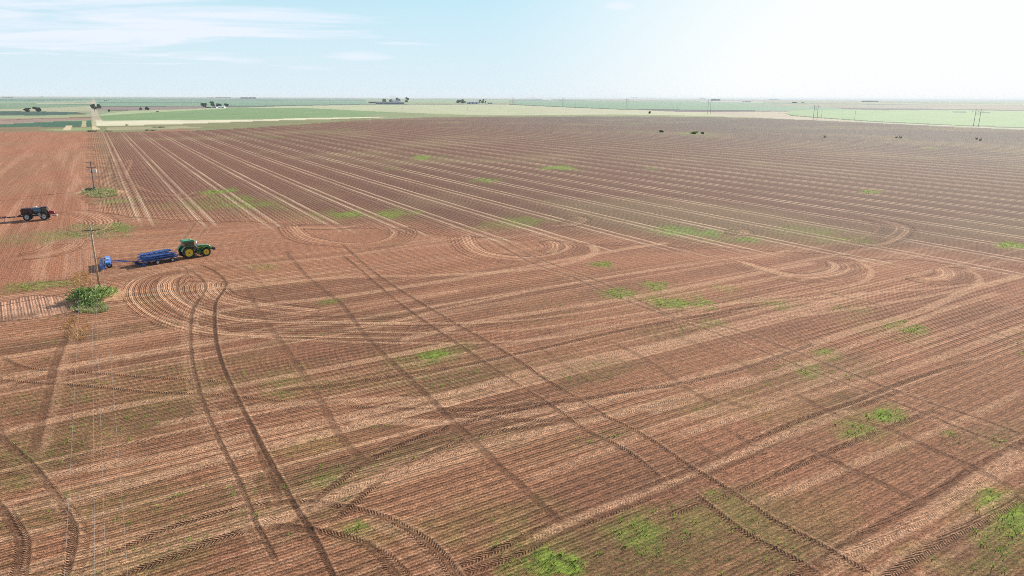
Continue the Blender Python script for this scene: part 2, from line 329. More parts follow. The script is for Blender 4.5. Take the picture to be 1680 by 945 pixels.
def track(kind, px, hw=None, st=1.0, ground=False):
    if not ground: px = [p for p in px]
    base = {'C':.40,'L':.62,'D':.34,'F':.55,'S':1.0}[kind]
    if hw and kind == 'D': hw *= .8
    if hw and kind == 'L': hw *= .55 if hw > .6 else .8
    if hw and kind in 'CF': hw *= .74
    if hw and kind == 'S': hw *= .6
    if hw is None: hw = base
    sel, d, s, sg, ln = dist(px, hw*2.4+.6, ground=ground)
    if not len(sel): return
    far_w = 1+D[sel]/500
    e = d/(hw*far_w)
    m = sst(1.35,.65, e+(n_sm[sel]-.5)*.5)*st
    br = ((.75+.4*vn(s/9, s*0+3, 5)) if kind == 'D' else (.5+1.0*fbm(s/5, np.full(len(s), ln), 5, 3)))*(.75+.5*fbm(s/.9, sg/.4, 15, 2))
    m = np.clip(m*br, 0, 1)
    endf = sst(0, 1.5, s)*sst(ln, ln-1.5, s); m *= endf
    if kind == 'C': col, k, h, dep, lug = soild*.72, .62, -.03, 1, 1.1
    elif kind == 'L': col, k, h, dep, lug = soill, .54, -.015, 1, .5
    elif kind == 'D': col, k, h, dep, lug = soild*.50, .88, -.035, 1, .5
    elif kind == 'F': col, k, h, dep, lug = soild*.66, .55, -.03, 1, .15
    elif kind == 'S': col, k, h, dep, lug = soill, .5, 0, 1, 0
    C[sel] = C[sel]*(1-k*m[:,None]) + col*k*m[:,None]  # C and D: darker soil whose colour also holds rut and lug shade
    if kind in 'CD':                                        # lighter soil colour along one shoulder
        sh = sst(.55*hw,.1, np.abs(sg-hw*1.7))*.28*st*br*(n_sm[sel]*1.4)
        C[sel] = C[sel]*(1-sh[:,None]) + soill*sh[:,None]
    dz[sel] += h*m + .018*sst(hw*1.0, .0, np.abs(d-hw*1.5))*st*(h < -.02)
    ramp[sel] *= 1-.85*np.clip(m,0,1); veg[sel] *= 1-.6*np.clip(m,0,1)
    near = d < hw*1.5+.2
    q = sel[near]; tS[q] = s[near]; tD[q] = sg[near]; tK[q] = m[near]*lug
def loop(px, hw, st=1.0, per=.75):
    """a tractor's turn: many parallel furrows that follow one curve"""
    sel, d, s, sg, ln = dist(px, hw*1.2)
    m = sst(1.15,.6, d/hw+(n_mid[sel]-.5)*.5)*(.75+.6*fbm(s/6,sg/3,int(hw*10),3))*st*sst(0,5,s)*sst(ln,ln-5,s)
    wv = fbm(sg/1.1+50, s/60, 7, 2); lt = sst(.5,.62, wv)
    C[sel] = C[sel]*(1-.62*(m*lt)[:,None]) + soill*.62*(m*lt)[:,None]
    dk = sst(.45,.35, wv); C[sel] = C[sel]*(1-.32*(m*dk)[:,None]) + soild*.32*(m*dk)[:,None]
    k = m > .45; q = sel[k]; rowp[q] = sg[k]/per; along[q] = s[k]; ramp[q] = .8 if px[0][0] > 340 else 1.0
    stripe[sel] *= 1-np.clip(m,0,1)
# turns along the headland
loop([(335,445),(292,450),(262,462),(262,485),(300,512),(360,530),(440,536),(560,538),(700,540)], 5.5, .9)
loop([(345,455),(330,470),(350,492),(430,508),(540,520)], 4.0, .8)
loop([(210,262),(196,290),(215,312),(262,322),(310,322),(330,312)], 7, .35)
loop([(471,368),(490,388),(530,399),(603,403),(650,394),(664,381),(650,371)], 3.2, .7)
loop([(600,366),(560,372),(520,372),(470,370)], 4, .6)
loop([(755,384),(766,406),(795,419),(848,426),(899,424),(937,415),(950,405),(935,396)], 3.4, 1)
loop([(880,392),(905,400),(900,412),(870,416)], 2, .8)
loop([(1190,425),(1270,449),(1320,456),(1368,452),(1392,442),(1384,431),(1360,423)], 3.6, 1)
loop([(1480,450),(1520,459),(1553,459),(1566,451),(1557,441),(1530,435)], 3.4, 1)
loop([(120,395),(100,408),(60,418),(0,425)], 5, .6); loop([(95,345),(140,352),(165,365),(140,380),(90,386)], 5, .55)
loop([(1410,355),(1470,372),(1440,395),(1380,400)], 5, .5); loop([(925,352),(950,360),(930,368),(890,368)], 4, .5)
loop([(1190,372),(1215,380),(1200,390)], 4, .5)
TR = [
 ('L',[(963,401),(976,409),(966,421),(915,435),(831,445),(700,452),(560,455),(330,475)]),
 ('L',[(1410,430),(1429,443),(1420,460),(1370,473),(1250,490),(1120,510)],.7),('L',[(1583,442),(1604,452),(1603,467),(1553,480),(1420,503),(1300,520)],.7),
 ('L',[(380,437),(560,420),(700,398),(760,390)],.6,.7),('L',[(300,520),(430,500),(560,486),(763,455),(899,431),(1034,407),(1100,398)]),
 ('L',[(560,540),(645,527),(763,499),(899,472),(1000,455),(1120,436),(1300,410)],.7),('L',[(650,560),(800,525),(899,510),(1000,494),(1120,473),(1243,448),(1340,430)]),
 ('L',[(560,530),(729,530),(848,526),(932,516),(1000,506),(1120,482),(1300,450)],.35),('L',[(560,543),(729,546),(865,540),(966,526),(1120,505),(1307,490),(1553,471),(1680,455)],.35),
 ('L',[(262,520),(400,550),(560,560),(729,563),(831,560),(932,550),(1068,523),(1250,505),(1420,484)],.35),
 ('C',[(315,445),(294,458),(291,479),(315,499),(355,511),(440,524),(560,531),(760,533),(930,520)],.3,.7),('C',[(285,448),(262,456),(253,475),(271,499),(305,523),(355,535),(440,541),(560,545),(760,548)],.3,.6),
 ('C',[(440,642),(560,630),(662,614),(750,601),(865,577),(1000,546),(1120,523),(1250,500)],.45),('L',[(330,660),(560,618),(700,592),(865,560),(1000,530)],.8,.6),
 ('L',[(240,700),(450,665),(640,655),(729,648),(865,610),(1000,580),(1120,555),(1250,520),(1424,478)],.9),
 ('L',[(560,690),(760,690),(940,665),(1120,627),(1213,600),(1300,577),(1400,543),(1510,510),(1587,477),(1680,450)],1.0),
 ('C',[(560,668),(760,672),(938,657),(1027,642),(1116,629),(1240,598),(1340,562)],.45),('C',[(700,678),(900,690),(1040,672),(1187,640),(1320,597)],.45,.8),
 ('L',[(1060,680),(1187,640),(1320,597),(1453,547),(1553,507),(1640,480)],.8,.8),('L',[(1100,720),(1250,672),(1487,625-20),(1680,535)],.8,.8),
 ('L',[(860,790),(1000,735),(1120,690),(1300,640),(1487,570),(1680,500)],.8,.55),
 ('C',[(600,960),(700,950),(766,925),(911,857),(990,826),(1120,776),(1244,720),(1313,689),(1405,658),(1487,625),(1600,590)],.38),
 ('C',[(680,965),(766,940),(852,909),(921,871),(1007,840),(1120,793),(1209,758),(1313,706),(1361,685),(1480,640)],.38),
 ('L',[(860,890),(960,845),(1120,785),(1270,722),(1405,670)],.7,.9),
 ('C',[(1080,850),(1206,806),(1292,771),(1361,740),(1430,713),(1540,670)],.4,.8),
 ('C',[(1250,965),(1316,940),(1395,892),(1447,861),(1516,823),(1584,775),(1670,730),(1720,705)],.42),
 ('L',[(1350,930),(1375,916),(1498,861),(1567,813),(1680,737)],1.0),('L',[(1400,975),(1447,943),(1550,881),(1680,806)],.9),
 ('C',[(1440,960),(1471,936),(1550,885),(1636,840),(1700,800)],.6),
 ('L',[(1230,830),(1330,790),(1480,730),(1600,680),(1680,640)],.7,.7),
 ('C',[(182,912),(252,876),(336,848),(408,831),(456,826),(512,824),(568,833),(619,845),(658,862),(700,887),(731,918),(760,960)],.36),
 ('C',[(619,851),(658,868),(695,895),(722,922),(745,960)],.2),
 ('C',[(160,965),(224,935),(280,915),(350,887),(400,873),(456,864),(506,870),(568,882),(613,904),(660,960)],.40),
 ('C',[(607,893),(640,915),(690,965)],.3,.8),
 ('C',[(470,870),(518,820),(596,761),(638,739),(680,719),(736,700),(820,679),(938,655)],.36),('C',[(545,862),(574,831),(638,778),(708,742),(764,721),(820,707),(960,690)],.36),
 ('L',[(400,860),(480,845),(600,790),(708,755),(820,722),(1000,682),(1120,650),(1240,615)],.9),
 ('L',[(-20,716),(138,678),(310,647),(560,600),(760,560)],1.0),('C',[(-20,786),(86,759),(206,730),(337,703),(560,650)],.4,.6),
 ('L',[(40,790),(144,768),(275,747),(413,713),(560,685),(760,640)],1.0),('L',[(60,836),(103,826),(241,789),(406,740),(560,706),(760,655)],1.0),('C',[(100,830),(241,795),(406,747),(500,722)],.35,.7),
 ('L',[(-20,640),(120,600),(330,560),(560,515),(760,475)],.8,.7),('L',[(-20,590),(160,560),(330,530)],.7,.7),('L',[(-20,560),(200,530),(300,512)],.6,.6),
 ('C',[(-10,707),(10,727),(52,765),(89,812),(114,854),(120,888),(103,960)],.32),('C',[(-10,694),(26,734),(66,775),(106,820),(136,860),(142,890),(128,960)],.2,.5),
 ('C',[(-10,820),(0,833),(21,868),(31,895),(21,960)],.3),('C',[(10,835),(32,866),(44,895),(36,960)],.3,.8),
 ('C',[(0,585),(47,604),(135,611),(237,619),(318,624),(369,628)],.3,.9),('C',[(-10,622),(54,628),(135,633),(237,643),(318,646),(372,650),(480,660)],.3,.9),
 ('F',[(118,520),(112,540),(91,590),(79,641),(62,706),(52,751)],.5,.9),('S',[(128,540),(108,590),(95,641),(80,706),(68,751)],.6,.45),
 ('F',[(467,411),(498,448),(528,475),(560,500),(604,557),(662,614),(706,655),(732,682),(787,734),(821,768),(863,806),(921,861)],.42,1),
 ('F',[(400,470),(430,520),(480,590),(520,650),(560,720),(600,760)],.45,.7),('F',[(405,440),(440,480),(455,505)],.4,.5),
 ('C',[(560,418),(574,428),(645,489),(695,526),(770,577),(844,628),(904,665),(956,703),(1024,737),(1090,789)],.32,.8),
 ('C',[(560,400),(621,452),(722,516),(804,563),(858,597),(892,621),(959,661),(993,682),(1059,716),(1120,758),(1209,813),(1275,857),(1361,902),(1450,955)],.32,.8),
 ('C',[(1130,805),(1158,826),(1223,875),(1313,923),(1350,950)],.34,1),
 ('F',[(1000,560),(1060,590),(1130,640),(1187,668)],.4,.7),('F',[(870,560),(940,610),(1000,650)],.4,.5),
 ('D',[(740,372),(804,394),(865,428),(932,452),(1000,483),(1068,508),(1120,528),(1170,545),(1293,593),(1413,640),(1491,668),(1584,706),(1690,744)],.2,.9),
 ('D',[(790,372),(865,416),(983,462),(1061,499),(1120,524),(1203,540),(1320,583),(1440,630),(1522,660),(1602,685),(1690,718)],.2,.9),
 ('D',[(1180,420),(1307,463),(1373,483),(1460,505)],.22,.7),('D',[(1597,533),(1653,553),(1700,570)],.2,.8),('D',[(1560,540),(1587,545),(1700,580)],.2,.6),('D',[(1600,485),(1627,495),(1700,515)],.2,.6),
 ('F',[(1080,540),(1180,580),(1290,640)],.4,.5),('F',[(1290,640),(1320,655),(1370,680),(1460,706),(1533,740),(1602,771),(1680,810)],.45,.9),('F',[(1310,730),(1378,761),(1457,799),(1516,826)],.4,.9),
 ('F',[(1180,655),(1240,675)],.4,.7),('F',[(1180,700),(1250,740)],.4,.6),('F',[(1130,720),(1180,755)],.4,.7),
 ('D',[(292,434),(320,449),(337,467),(332,484),(320,500),(313,524),(312.5,568),(317,604),(326,639),(338,675),(359,722),(378,761),(395,800),(412,840),(422,865),(434,887),(455,930)],.22,1),
 ('D',[(326,433),(352,445),(369,461),(367,476),(355,494),(352,518),(355,562),(367,604),(385,645),(403,681),(420,714),(445,761),(467,801),(481,826),(495,848),(512,876),(526,904),(555,965)],.24,1),
 ('F',[(408,700),(430,752),(450,800),(455,830)],.4,.8),
 ('D',[(320,366),(300,395),(285,415)],.2,.6),('D',[(344,368),(325,391)],.2,.6),('D',[(182,250),(175,275),(158,296)],.25,.6),('D',[(186,240),(182,262),(189,300)],.25,.6),('D',[(183,258),(200,290),(218,302)],.25,.6),
 ('D',[(120,492),(60,503),(-10,512)],.12,.7),  # thin dark line left of the bush, drawn with the track routine
 ('F',[(-20,330),(60,325),(130,318)],.3,.5),
]
for t in TR: track(*t)
# berm of rough soil left of the bush
sel, d, s, sg, ln = dist([(118,512),(60,520),(-40,530)], 5)
m = sst(3.5,.5,d); C[sel] = C[sel]*(1-.55*m[:,None]*sst(.35,.6,n_sm[sel])[:,None]) + soild*.6*.55*m[:,None]*sst(.35,.6,n_sm[sel])[:,None]
dz[sel] += m*.35*(fbm(X[sel]/1.1,Y[sel]/1.1,3,3)-.3); ramp[sel] *= 1-.7*m
# pads of spoil round the two poles
for (px_, py_, r_, h_) in ((154,487,5.2,.25),(160,317,9,.5)):
    gx, gy = G(px_, py_); d = np.hypot(X-gx, Y-gy); m = sst(r_,r_*.4,d+(n_sm-.5)*2); dz += m*h_; mix(.85*m, al(224,176,136)); ramp *= 1-m; stripe *= 1-m
mo = sst(0,1,np.clip(1-D/900,0,1)); dz += ((n_mid-.5)*.10+(n_sm-.5)*.05)*mo
# ---- far farmland: polygons surveyed on the ground, painted back to front
def inpoly(poly, soft=0):
    g = [G(*p) for p in poly]; ins = np.zeros(X.size, bool)
    lo = np.min(g,0); hi = np.max(g,0); sel = np.nonzero((X>=lo[0])&(X<=hi[0])&(Y>=lo[1])&(Y<=hi[1]))[0]
    xs = X[sel]; ys = Y[sel]; r = np.zeros(len(sel), bool)
    for (x1,y1),(x2,y2) in zip(g, g[1:]+g[:1]):
        c = ((y1 > ys) != (y2 > ys))
        with np.errstate(divide='ignore', invalid='ignore'):
            c &= xs < (x2-x1)*(ys-y1)/(y2-y1)+x1
        r ^= c
    ins[sel[r]] = True; return ins
def yh(x): return 156.9+.0045*x
border = [(-200,219),(0,217),(180,216.5),(250,216.5),(330,214),(400,210.5),(480,205),(600,196.5),(700,192.5),(820,191),(1080,191),(1240,193.5),(1440,202),(1560,208),(1680,213),(1900,224)]
beyond = inpoly(border + [(1900,yh(1900)+.1),(-200,yh(-200)+.1)]) | (D > 6000)
zone = np.where(beyond, 2, np.where(zfar, 1, 0))
bfar = beyond & (D > 2500)
def fill(poly, c, va=.10):
    k = inpoly(poly) & beyond
    cc = al(*c); g_ = cc.mean(); cc = (cc*.86+g_*.14)*.76
    C[k] = cc[None,:]*(1+va*2*(n_big[k]-.5)[:,None]); return k
C[beyond] = al(150,160,128)
# far strips: alternating rectangular fields of the horizon plain
cu = np.floor(U/800+.5*vn(U/800,W/3000,5)); cw = np.floor(W/1600); hh = hsh(cu, cw, 77); h2 = hsh(cu, cw, 78)
pal = np.array([al(112,150,128), al(150,176,136), al(170,160,136), al(128,158,120), al(158,170,140), al(120,140,128), al(186,180,150)])
C[bfar] = pal[(hh[bfar]*6.999).astype(int)]*.85
FP = [
 ([(-200,161.8),(158,162.5),(158,166.3),(-200,166.5)],(104,152,128)),([(158,163.5),(380,163),(600,166),(600,172),(340,174),(158,174)],(142,184,150)),
 ([(160,163.8),(600,163),(900,164),(900,165.5),(160,165)],(120,160,140)),
 ([(-200,166.5),(60,166.3),(150,164.3),(151,167.8),(60,169.4),(-200,169.5)],(166,192,152)),([(-200,170),(60,169.3),(90,170.9),(150,171),(148,176),(90,177.5),(0,179),(-200,181)],(146,178,138)),
 ([(60,169),(150,168.2),(150,170.2),(60,170)],(214,214,170)),([(88,170.2),(150,170.2),(150,171.2),(88,171)],(70,96,84)),
 ([(-200,181),(0,179),(90,176.5),(148,174),(148,183.5),(60,183.5),(-200,183.5)],(202,200,158)),
 ([(-200,183.5),(60,182.5),(128,184.3),(128,188),(60,189.5),(-200,188.5)],(76,112,100)),([(128,184.5),(145,187),(128,189)],(120,100,84)),
 ([(-200,188.5),(60,189.5),(148,187.5),(150,192),(90,193.5),(-200,197)],(184,196,142)),([(-200,197),(90,193.4),(152,192),(156,196),(90,198.5),(0,204),(-200,206)],(190,158,140)),
 ([(90,193.2),(152,192),(152,193.5),(90,194.5)],(160,110,84)),
 ([(-200,206),(0,204),(110,198.5),(158,197.5),(158,208.5),(-200,209)],(76,126,98)),([(-200,209),(158,208.3),(185,212),(185,220),(-200,222)],(172,146,106)),([(60,212),(158,208.5),(250,208),(200,214),(90,214.5)],(170,186,122)),
 ([(152,163),(156,163),(160,183),(166,195),(172,217),(156,217),(150,190),(147,175)],(214,198,166)),
 ([(158,174.6),(340,174.5),(340,178),(208,181.5),(158,181)],(172,150,142)),([(160,168.2),(330,168.2),(330,169),(160,169)],(92,130,112)),([(160,174.6),(330,174.8),(330,175.6),(160,175.4)],(70,92,86)),
 ([(370,173.5),(420,173.4),(560,171),(610,170.5),(900,170.8),(610,172),(420,175.5),(370,175.5)],(108,128,116)),
 ([(178,180),(210,180),(210,181.4),(178,181.4)],(110,100,92)),([(165,187),(210,182.5),(370,176.6),(370,179),(210,187),(165,193)],(202,214,158)),
 ([(162,190),(215,186.5),(350,179),(420,176),(500,177),(600,182),(720,187),(800,190),(640,191.5),(560,192.5),(420,195.5),(170,198)],(146,182,118)),
 ([(600,189),(640,184.3),(720,187),(800,189.3),(1000,188),(1240,189.5),(1240,193.5),(820,192),(600,197)],(166,178,124)),
 ([(400,177),(460,174.2),(600,171.8),(840,171.4),(1000,178),(1100,181),(1290,184),(1345,193),(1440,200),(1240,192.5),(1080,188.5),(1000,188),(800,189.3),(720,187),(600,182),(500,177)],(214,218,172)),
 ([(860,176),(1000,179),(1150,183.5),(1150,187),(900,187)],(218,216,178)),
 ([(156,197.5),(210,198),(420,196),(500,193.6),(640,191.5),(620,193),(420,198.8),(280,204),(156,207)],(255,246,208)),
 ([(156,207),(280,204),(420,198.8),(620,193),(600,196.8),(480,205.5),(400,211),(330,214.5),(250,217),(156,217)],(158,158,104)),
 ([(175,208.5),(290,207),(345,209),(250,213),(175,213)],(196,186,142)),([(230,216),(300,211.5),(330,212.5),(260,217)],(190,128,96)),
 ([(835,170.8),(842,171),(930,175.3),(1020,179),(1100,179.8),(1290,182.2),(1290,172.5),(1240,164.5+2),(1000,166),(850,165.5)],(146,188,152)),
 ([(600,163.5),(835,164),(835,169.8),(600,169.8)],(170,198,148)),([(880,162),(905,161),(905,164.2),(880,164.2)],(216,214,206)),([(1150,165),(1250,166.5),(1250,168.6),(1150,166.8)],(206,200,196)),
 ([(835,170.9),(930,175.2),(1020,178.8),(1160,180.2),(1290,182),(1290,183),(1160,181.4),(1020,179.8),(930,176.2),(835,171.8)],(60,88,84)),
 ([(1040,179.8),(1290,182.8),(1230,183.6),(1165,184),(1100,183)],(132,118,128)),
 ([(1165,184),(1290,182.8),(1290,186.5),(1345,194),(1440,200.8),(1300,195.5),(1200,191),(1165,186)],(216,200,176)),
 ([(1230,171.5),(1680,173),(1900,175),(1900,183),(1680,181),(1600,179),(1370,176),(1230,172.5)],(178,172,156)),
 ([(1287,186),(1300,182.3),(1320,180.5),(1420,180),(1680,181.5),(1900,183),(1900,220),(1680,209.8),(1560,205),(1440,199.5),(1345,193),(1300,189.3)],(172,206,150)),
 ([(1230,172.5),(1370,176),(1420,180),(1320,180.5),(1290,182.2),(1230,181)],(148,186,156)),
 ([(1360,176.2),(1440,178.6),(1630,179.6),(1690,182),(1690,183),(1600,180.8),(1440,180.9),(1390,179)],(118,116,124)),
 ([(1562,183),(1585,183.2),(1585,184.6),(1562,184.2)],(96,120,120)),([(1608,184),(1624,184.2),(1624,185),(1608,184.8)],(96,120,110)),
 ([(1287,186),(1300,188.9),(1345,192.6),(1440,199),(1560,204.5),(1680,209),(1900,219),(1900,221),(1680,210.3),(1560,205.6),(1440,200.2),(1345,193.8),(1298,190)],(72,104,74)),
 ([(1345,194),(1440,200.4),(1560,205.8),(1680,210.6),(1900,221),(1900,223),(1680,212.5),(1560,207.5),(1440,201.8)],(204,204,178)),
 ([(0,196.9),(90,193.4),(90,194),(0,197.9)],(150,110,90)),
]
for poly, c in FP: fill(poly, c)
# rows of baled/striped ground just left of the road
k = inpoly([(135,199),(158,198),(160,208),(125,208)]) & beyond
C[k & (((U/9) % 1) < .45)] = al(190,180,140)
k = inpoly([(80,206),(150,205.5),(170,213),(90,213)]) & beyond; C[k & (((U/22) % 1) < .25)] = al(222,200,165)
veg = np.where(beyond, 0, veg); ramp = np.where(beyond, 0, ramp); stripe = np.where(beyond, 0, stripe); tK = np.where(beyond, 0, tK)
print('ground verts', X.size)
# material
gm = bpy.data.materials.new('farm_ground'); gm.use_nodes = True; N = gm.node_tree.nodes; L = gm.node_tree.links
bs = N['Principled BSDF']; bs.inputs['Roughness'].default_value = 0.95; bs.inputs['Specular IOR Level'].default_value = 0.1
def at_(n):
    a = N.new('ShaderNodeAttribute'); a.attribute_name = n; return a
def gmh(op, a, b=None, c=None, clamp=False):
    n = N.new('ShaderNodeMath'); n.operation = op; n.use_clamp = clamp
    for i, x in enumerate((a, b, c)):
        if x is None: continue
        if isinstance(x, (int, float)): n.inputs[i].default_value = x
        else: L.new(x, n.inputs[i])
    return n.outputs[0]
def mr(x, a, b, c=0., d=1.):
    n = N.new('ShaderNodeMapRange'); n.inputs[1].default_value = a; n.inputs[2].default_value = b; n.inputs[3].default_value = c; n.inputs[4].default_value = d; L.new(x, n.inputs[0]); return n.outputs[0]
def noise(vec, sc, det=3, rough=.55):
    n = N.new('ShaderNodeTexNoise'); n.inputs['Scale'].default_value = sc; n.inputs['Detail'].default_value = det; n.inputs['Roughness'].default_value = rough; L.new(vec, n.inputs['Vector']); return n.outputs['Fac']
def cmb(x, y, z=0.):
    n = N.new('ShaderNodeCombineXYZ')
    for i, q in enumerate((x, y, z)):
        if isinstance(q, (int, float)): n.inputs[i].default_value = q
        else: L.new(q, n.inputs[i])
    return n.outputs[0]
def mixc(f, a, b, mode='MIX'):
    n = N.new('ShaderNodeMix'); n.data_type = 'RGBA'; n.blend_type = mode
    for i, q in ((0,f),(6,a),(7,b)):
        if isinstance(q, (int, float)): n.inputs[i].default_value = q
        elif isinstance(q, tuple): n.inputs[i].default_value = (*q,1)
        else: L.new(q, n.inputs[i])
    return n.outputs[2]
ac = at_('Col'); ar = at_('rc'); at = at_('trk'); ax = at_('msk')
geo = N.new('ShaderNodeNewGeometry'); pos = geo.outputs['Position']
sr = N.new('ShaderNodeSeparateXYZ'); L.new(ar.outputs['Vector'], sr.inputs[0]); rp, ral, ra = sr.outputs
stt = N.new('ShaderNodeSeparateXYZ'); L.new(at.outputs['Vector'], stt.inputs[0]); ts, td, tk = stt.outputs
sx = N.new('ShaderNodeSeparateXYZ'); L.new(ax.outputs['Vector'], sx.inputs[0]); mstr, mveg, mbey = sx.outputs
sp = N.new('ShaderNodeSeparateXYZ'); L.new(pos, sp.inputs[0])
uu = gmh('ADD', gmh('MULTIPLY', sp.outputs[0], .866), gmh('MULTIPLY', sp.outputs[1], .5))
# rows
wob = noise(pos, .8, 2); rpw = gmh('ADD', rp, gmh('MULTIPLY', wob, .22))
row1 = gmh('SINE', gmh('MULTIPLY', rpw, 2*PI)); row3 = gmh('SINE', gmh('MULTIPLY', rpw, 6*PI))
dash = noise(cmb(gmh('MULTIPLY', rp, 2.6), gmh('MULTIPLY', ral, .9), 0.), 1.3, 5, .65)
fine = noise(pos, 5.5, 6, .72); med = noise(pos, 1.4, 4, .6); clod = noise(pos, 14, 3, .7)
rowh = gmh('MULTIPLY', gmh('ADD', gmh('MULTIPLY', row1, .045), gmh('MULTIPLY', row3, .03)), ra)
# tread lugs (chevrons) pressed by tractor tyres
lugp = gmh('FRACT', gmh('DIVIDE', gmh('ADD', ts, gmh('ADD', gmh('MULTIPLY', gmh('ABSOLUTE', td), .9), gmh('MULTIPLY', noise(pos, 3.0, 2), .16))), .25))
lug = gmh('ABSOLUTE', gmh('SUBTRACT', gmh('MULTIPLY', lugp, 2.), 1.)); lug = mr(lug, .25, .75)
tk = gmh('MULTIPLY', tk, mr(gmh('ABSOLUTE', td), .46, .34)); tk = gmh('MULTIPLY', tk, mr(noise(pos, 2.2, 4, .7), .36, .56, .15, 1.15)); lugh = gmh('MULTIPLY', gmh('MULTIPLY', lug, .085), tk)
hgt = gmh('ADD', rowh, gmh('ADD', lugh, gmh('ADD', gmh('MULTIPLY', fine, .14), gmh('MULTIPLY', clod, .06))))
hgt = gmh('ADD', hgt, gmh('MULTIPLY', dash, .10)); hgt = gmh('MULTIPLY', hgt, gmh('SUBTRACT', 1., mbey))
bp = N.new('ShaderNodeBump'); bp.inputs['Strength'].default_value = 1.0; bp.inputs['Distance'].default_value = 1.0; L.new(hgt, bp.inputs['Height']); L.new(bp.outputs[0], bs.inputs['Normal'])
# colour
col = ac.outputs['Color']
# paired wheel stripes of the stubble, every 12.25 m
ph = gmh('SUBTRACT', gmh('MULTIPLY', gmh('FRACT', gmh('DIVIDE', gmh('ADD', uu, -7.9+6.125+1225), 12.25)), 12.25), 6.125)
wv = noise(cmb(gmh('MULTIPLY', uu, 1.), gmh('MULTIPLY', ral, .06)), .5, 2)
d1 = gmh('ABSOLUTE', gmh('SUBTRACT', gmh('ABSOLUTE', gmh('ADD', ph, gmh('MULTIPLY', gmh('SUBTRACT', wv, .5), .3))), 1.15))
s1 = mr(d1, .52, .22)
ph2 = gmh('SUBTRACT', gmh('MULTIPLY', gmh('FRACT', gmh('DIVIDE', gmh('ADD', uu, 1225+1.3), 12.25)), 12.25), 6.125)
s2 = gmh('MULTIPLY', mr(gmh('ABSOLUTE', gmh('SUBTRACT', gmh('ABSOLUTE', ph2), .9)), .3, .1), .35)
ind = noise(cmb(gmh('MULTIPLY', gmh('FLOOR', gmh('DIVIDE', gmh('ADD', uu, 1225-1.775), 12.25)), 3.7), gmh('MULTIPLY', ral, .02)), 1., 1)
sA = gmh('MULTIPLY', gmh('MULTIPLY', gmh('MAXIMUM', s1, s2), mstr), mr(ind, .3, .7, .6, 1.1))
col = mixc(gmh('MULTIPLY', sA, .85, None, True), col, tuple(al(224,192,162)))
rowc = gmh('ADD', 1., gmh('MULTIPLY', gmh('ADD', gmh('MULTIPLY', row1, .20), gmh('MULTIPLY', row3, .24)), ra))  # ridges lightened, furrows darkened: row shading put into the colour, besides crop residue
tex = gmh('MULTIPLY', mr(dash, .30, .70, .62, 1.38), mr(fine, .32, .68, .42, 1.60)); tex = gmh('MULTIPLY', tex, mr(clod, .3, .7, .65, 1.35))
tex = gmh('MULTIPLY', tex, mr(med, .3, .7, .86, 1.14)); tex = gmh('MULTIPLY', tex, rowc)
tex = gmh('MULTIPLY', tex, gmh('SUBTRACT', 1., gmh('MULTIPLY', gmh('MULTIPLY', gmh('SUBTRACT', lug, .5), -1.25), tk)))  # lug shadows put into the colour: raised lugs lighter, gaps between them darker
texf = mr(noise(cmb(gmh('MULTIPLY', sp.outputs[0], 1.), gmh('MULTIPLY', sp.outputs[1], 1.)), .02, 6, .6), .25, .75, .86, 1.14)
tex = gmh('ADD', gmh('MULTIPLY', tex, gmh('SUBTRACT', 1., mbey)), gmh('MULTIPLY', texf, mbey))
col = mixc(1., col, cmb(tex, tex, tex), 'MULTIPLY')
# seedlings and weeds: leaf-sized flecks
fl = noise(pos, 3.2, 5, .75)
gv = mr(gmh('ADD', fl, gmh('MULTIPLY', mveg, .24)), .61, .70)
gmask = gmh('MULTIPLY', gv, mr(mveg, .02, .2, 0., .85))
gcol = mixc(mr(noise(pos, 1.1, 3), .35, .65), tuple(al(92,102,50)), tuple(al(158,184,76)))
gcol = mixc(mr(mveg, .25, .6), tuple(al(112,106,62)), gcol)
col = mixc(gmask, col, gcol)
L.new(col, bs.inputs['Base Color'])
# meshes: one sheet cut into the fields it is made of
Z = dz.astype(np.float32); Z[beyond] = 0
VV = np.stack([X, Y, Z], 1).astype(np.float32)
idx = np.arange(nr*nc).reshape(nr, nc)
q = np.stack([idx[:-1,:-1], idx[:-1,1:], idx[1:,1:], idx[1:,:-1]], -1).reshape(-1, 4)
fz = zone[q[:,0]]
def sheet(name, faces):
    us, inv = np.unique(faces, return_inverse=True); inv = inv.reshape(-1)
    me = bpy.data.meshes.new(name); me.vertices.add(len(us)); me.vertices.foreach_set('co', VV[us].ravel())
    nf = len(faces); me.loops.add(nf*4); me.loops.foreach_set('vertex_index', inv.astype(np.int32))
    me.polygons.add(nf); me.polygons.foreach_set('loop_start', np.arange(0, nf*4, 4, dtype=np.int32))
    try: me.polygons.foreach_set('loop_total', np.full(nf, 4, np.int32))
    except Exception: pass
    me.update(calc_edges=True)
    a = me.attributes.new('Col','FLOAT_COLOR','POINT'); a.data.foreach_set('color', np.concatenate([C[us], np.ones((len(us),1),np.float32)],1).astype(np.float32).ravel())
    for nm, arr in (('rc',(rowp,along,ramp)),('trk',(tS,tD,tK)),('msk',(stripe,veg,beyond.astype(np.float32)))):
        a = me.attributes.new(nm,'FLOAT_VECTOR','POINT'); a.data.foreach_set('vector', np.stack([k[us] for k in arr],1).astype(np.float32).ravel())
    me.shade_smooth(); me.materials.append(gm)
    o = link(bpy.data.objects.new(name, me)); o['kind'] = 'structure'; return o
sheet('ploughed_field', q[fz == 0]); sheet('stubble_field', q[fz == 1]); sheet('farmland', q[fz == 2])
pm = mat('plain_soil', tuple(al(160,140,112)), .95, 0, .6, tuple(al(140,150,110)), .004, .1)
MB().box((0,0,-1.4),(110000,110000,1.2)).build('ground', pm)['kind'] = 'structure'
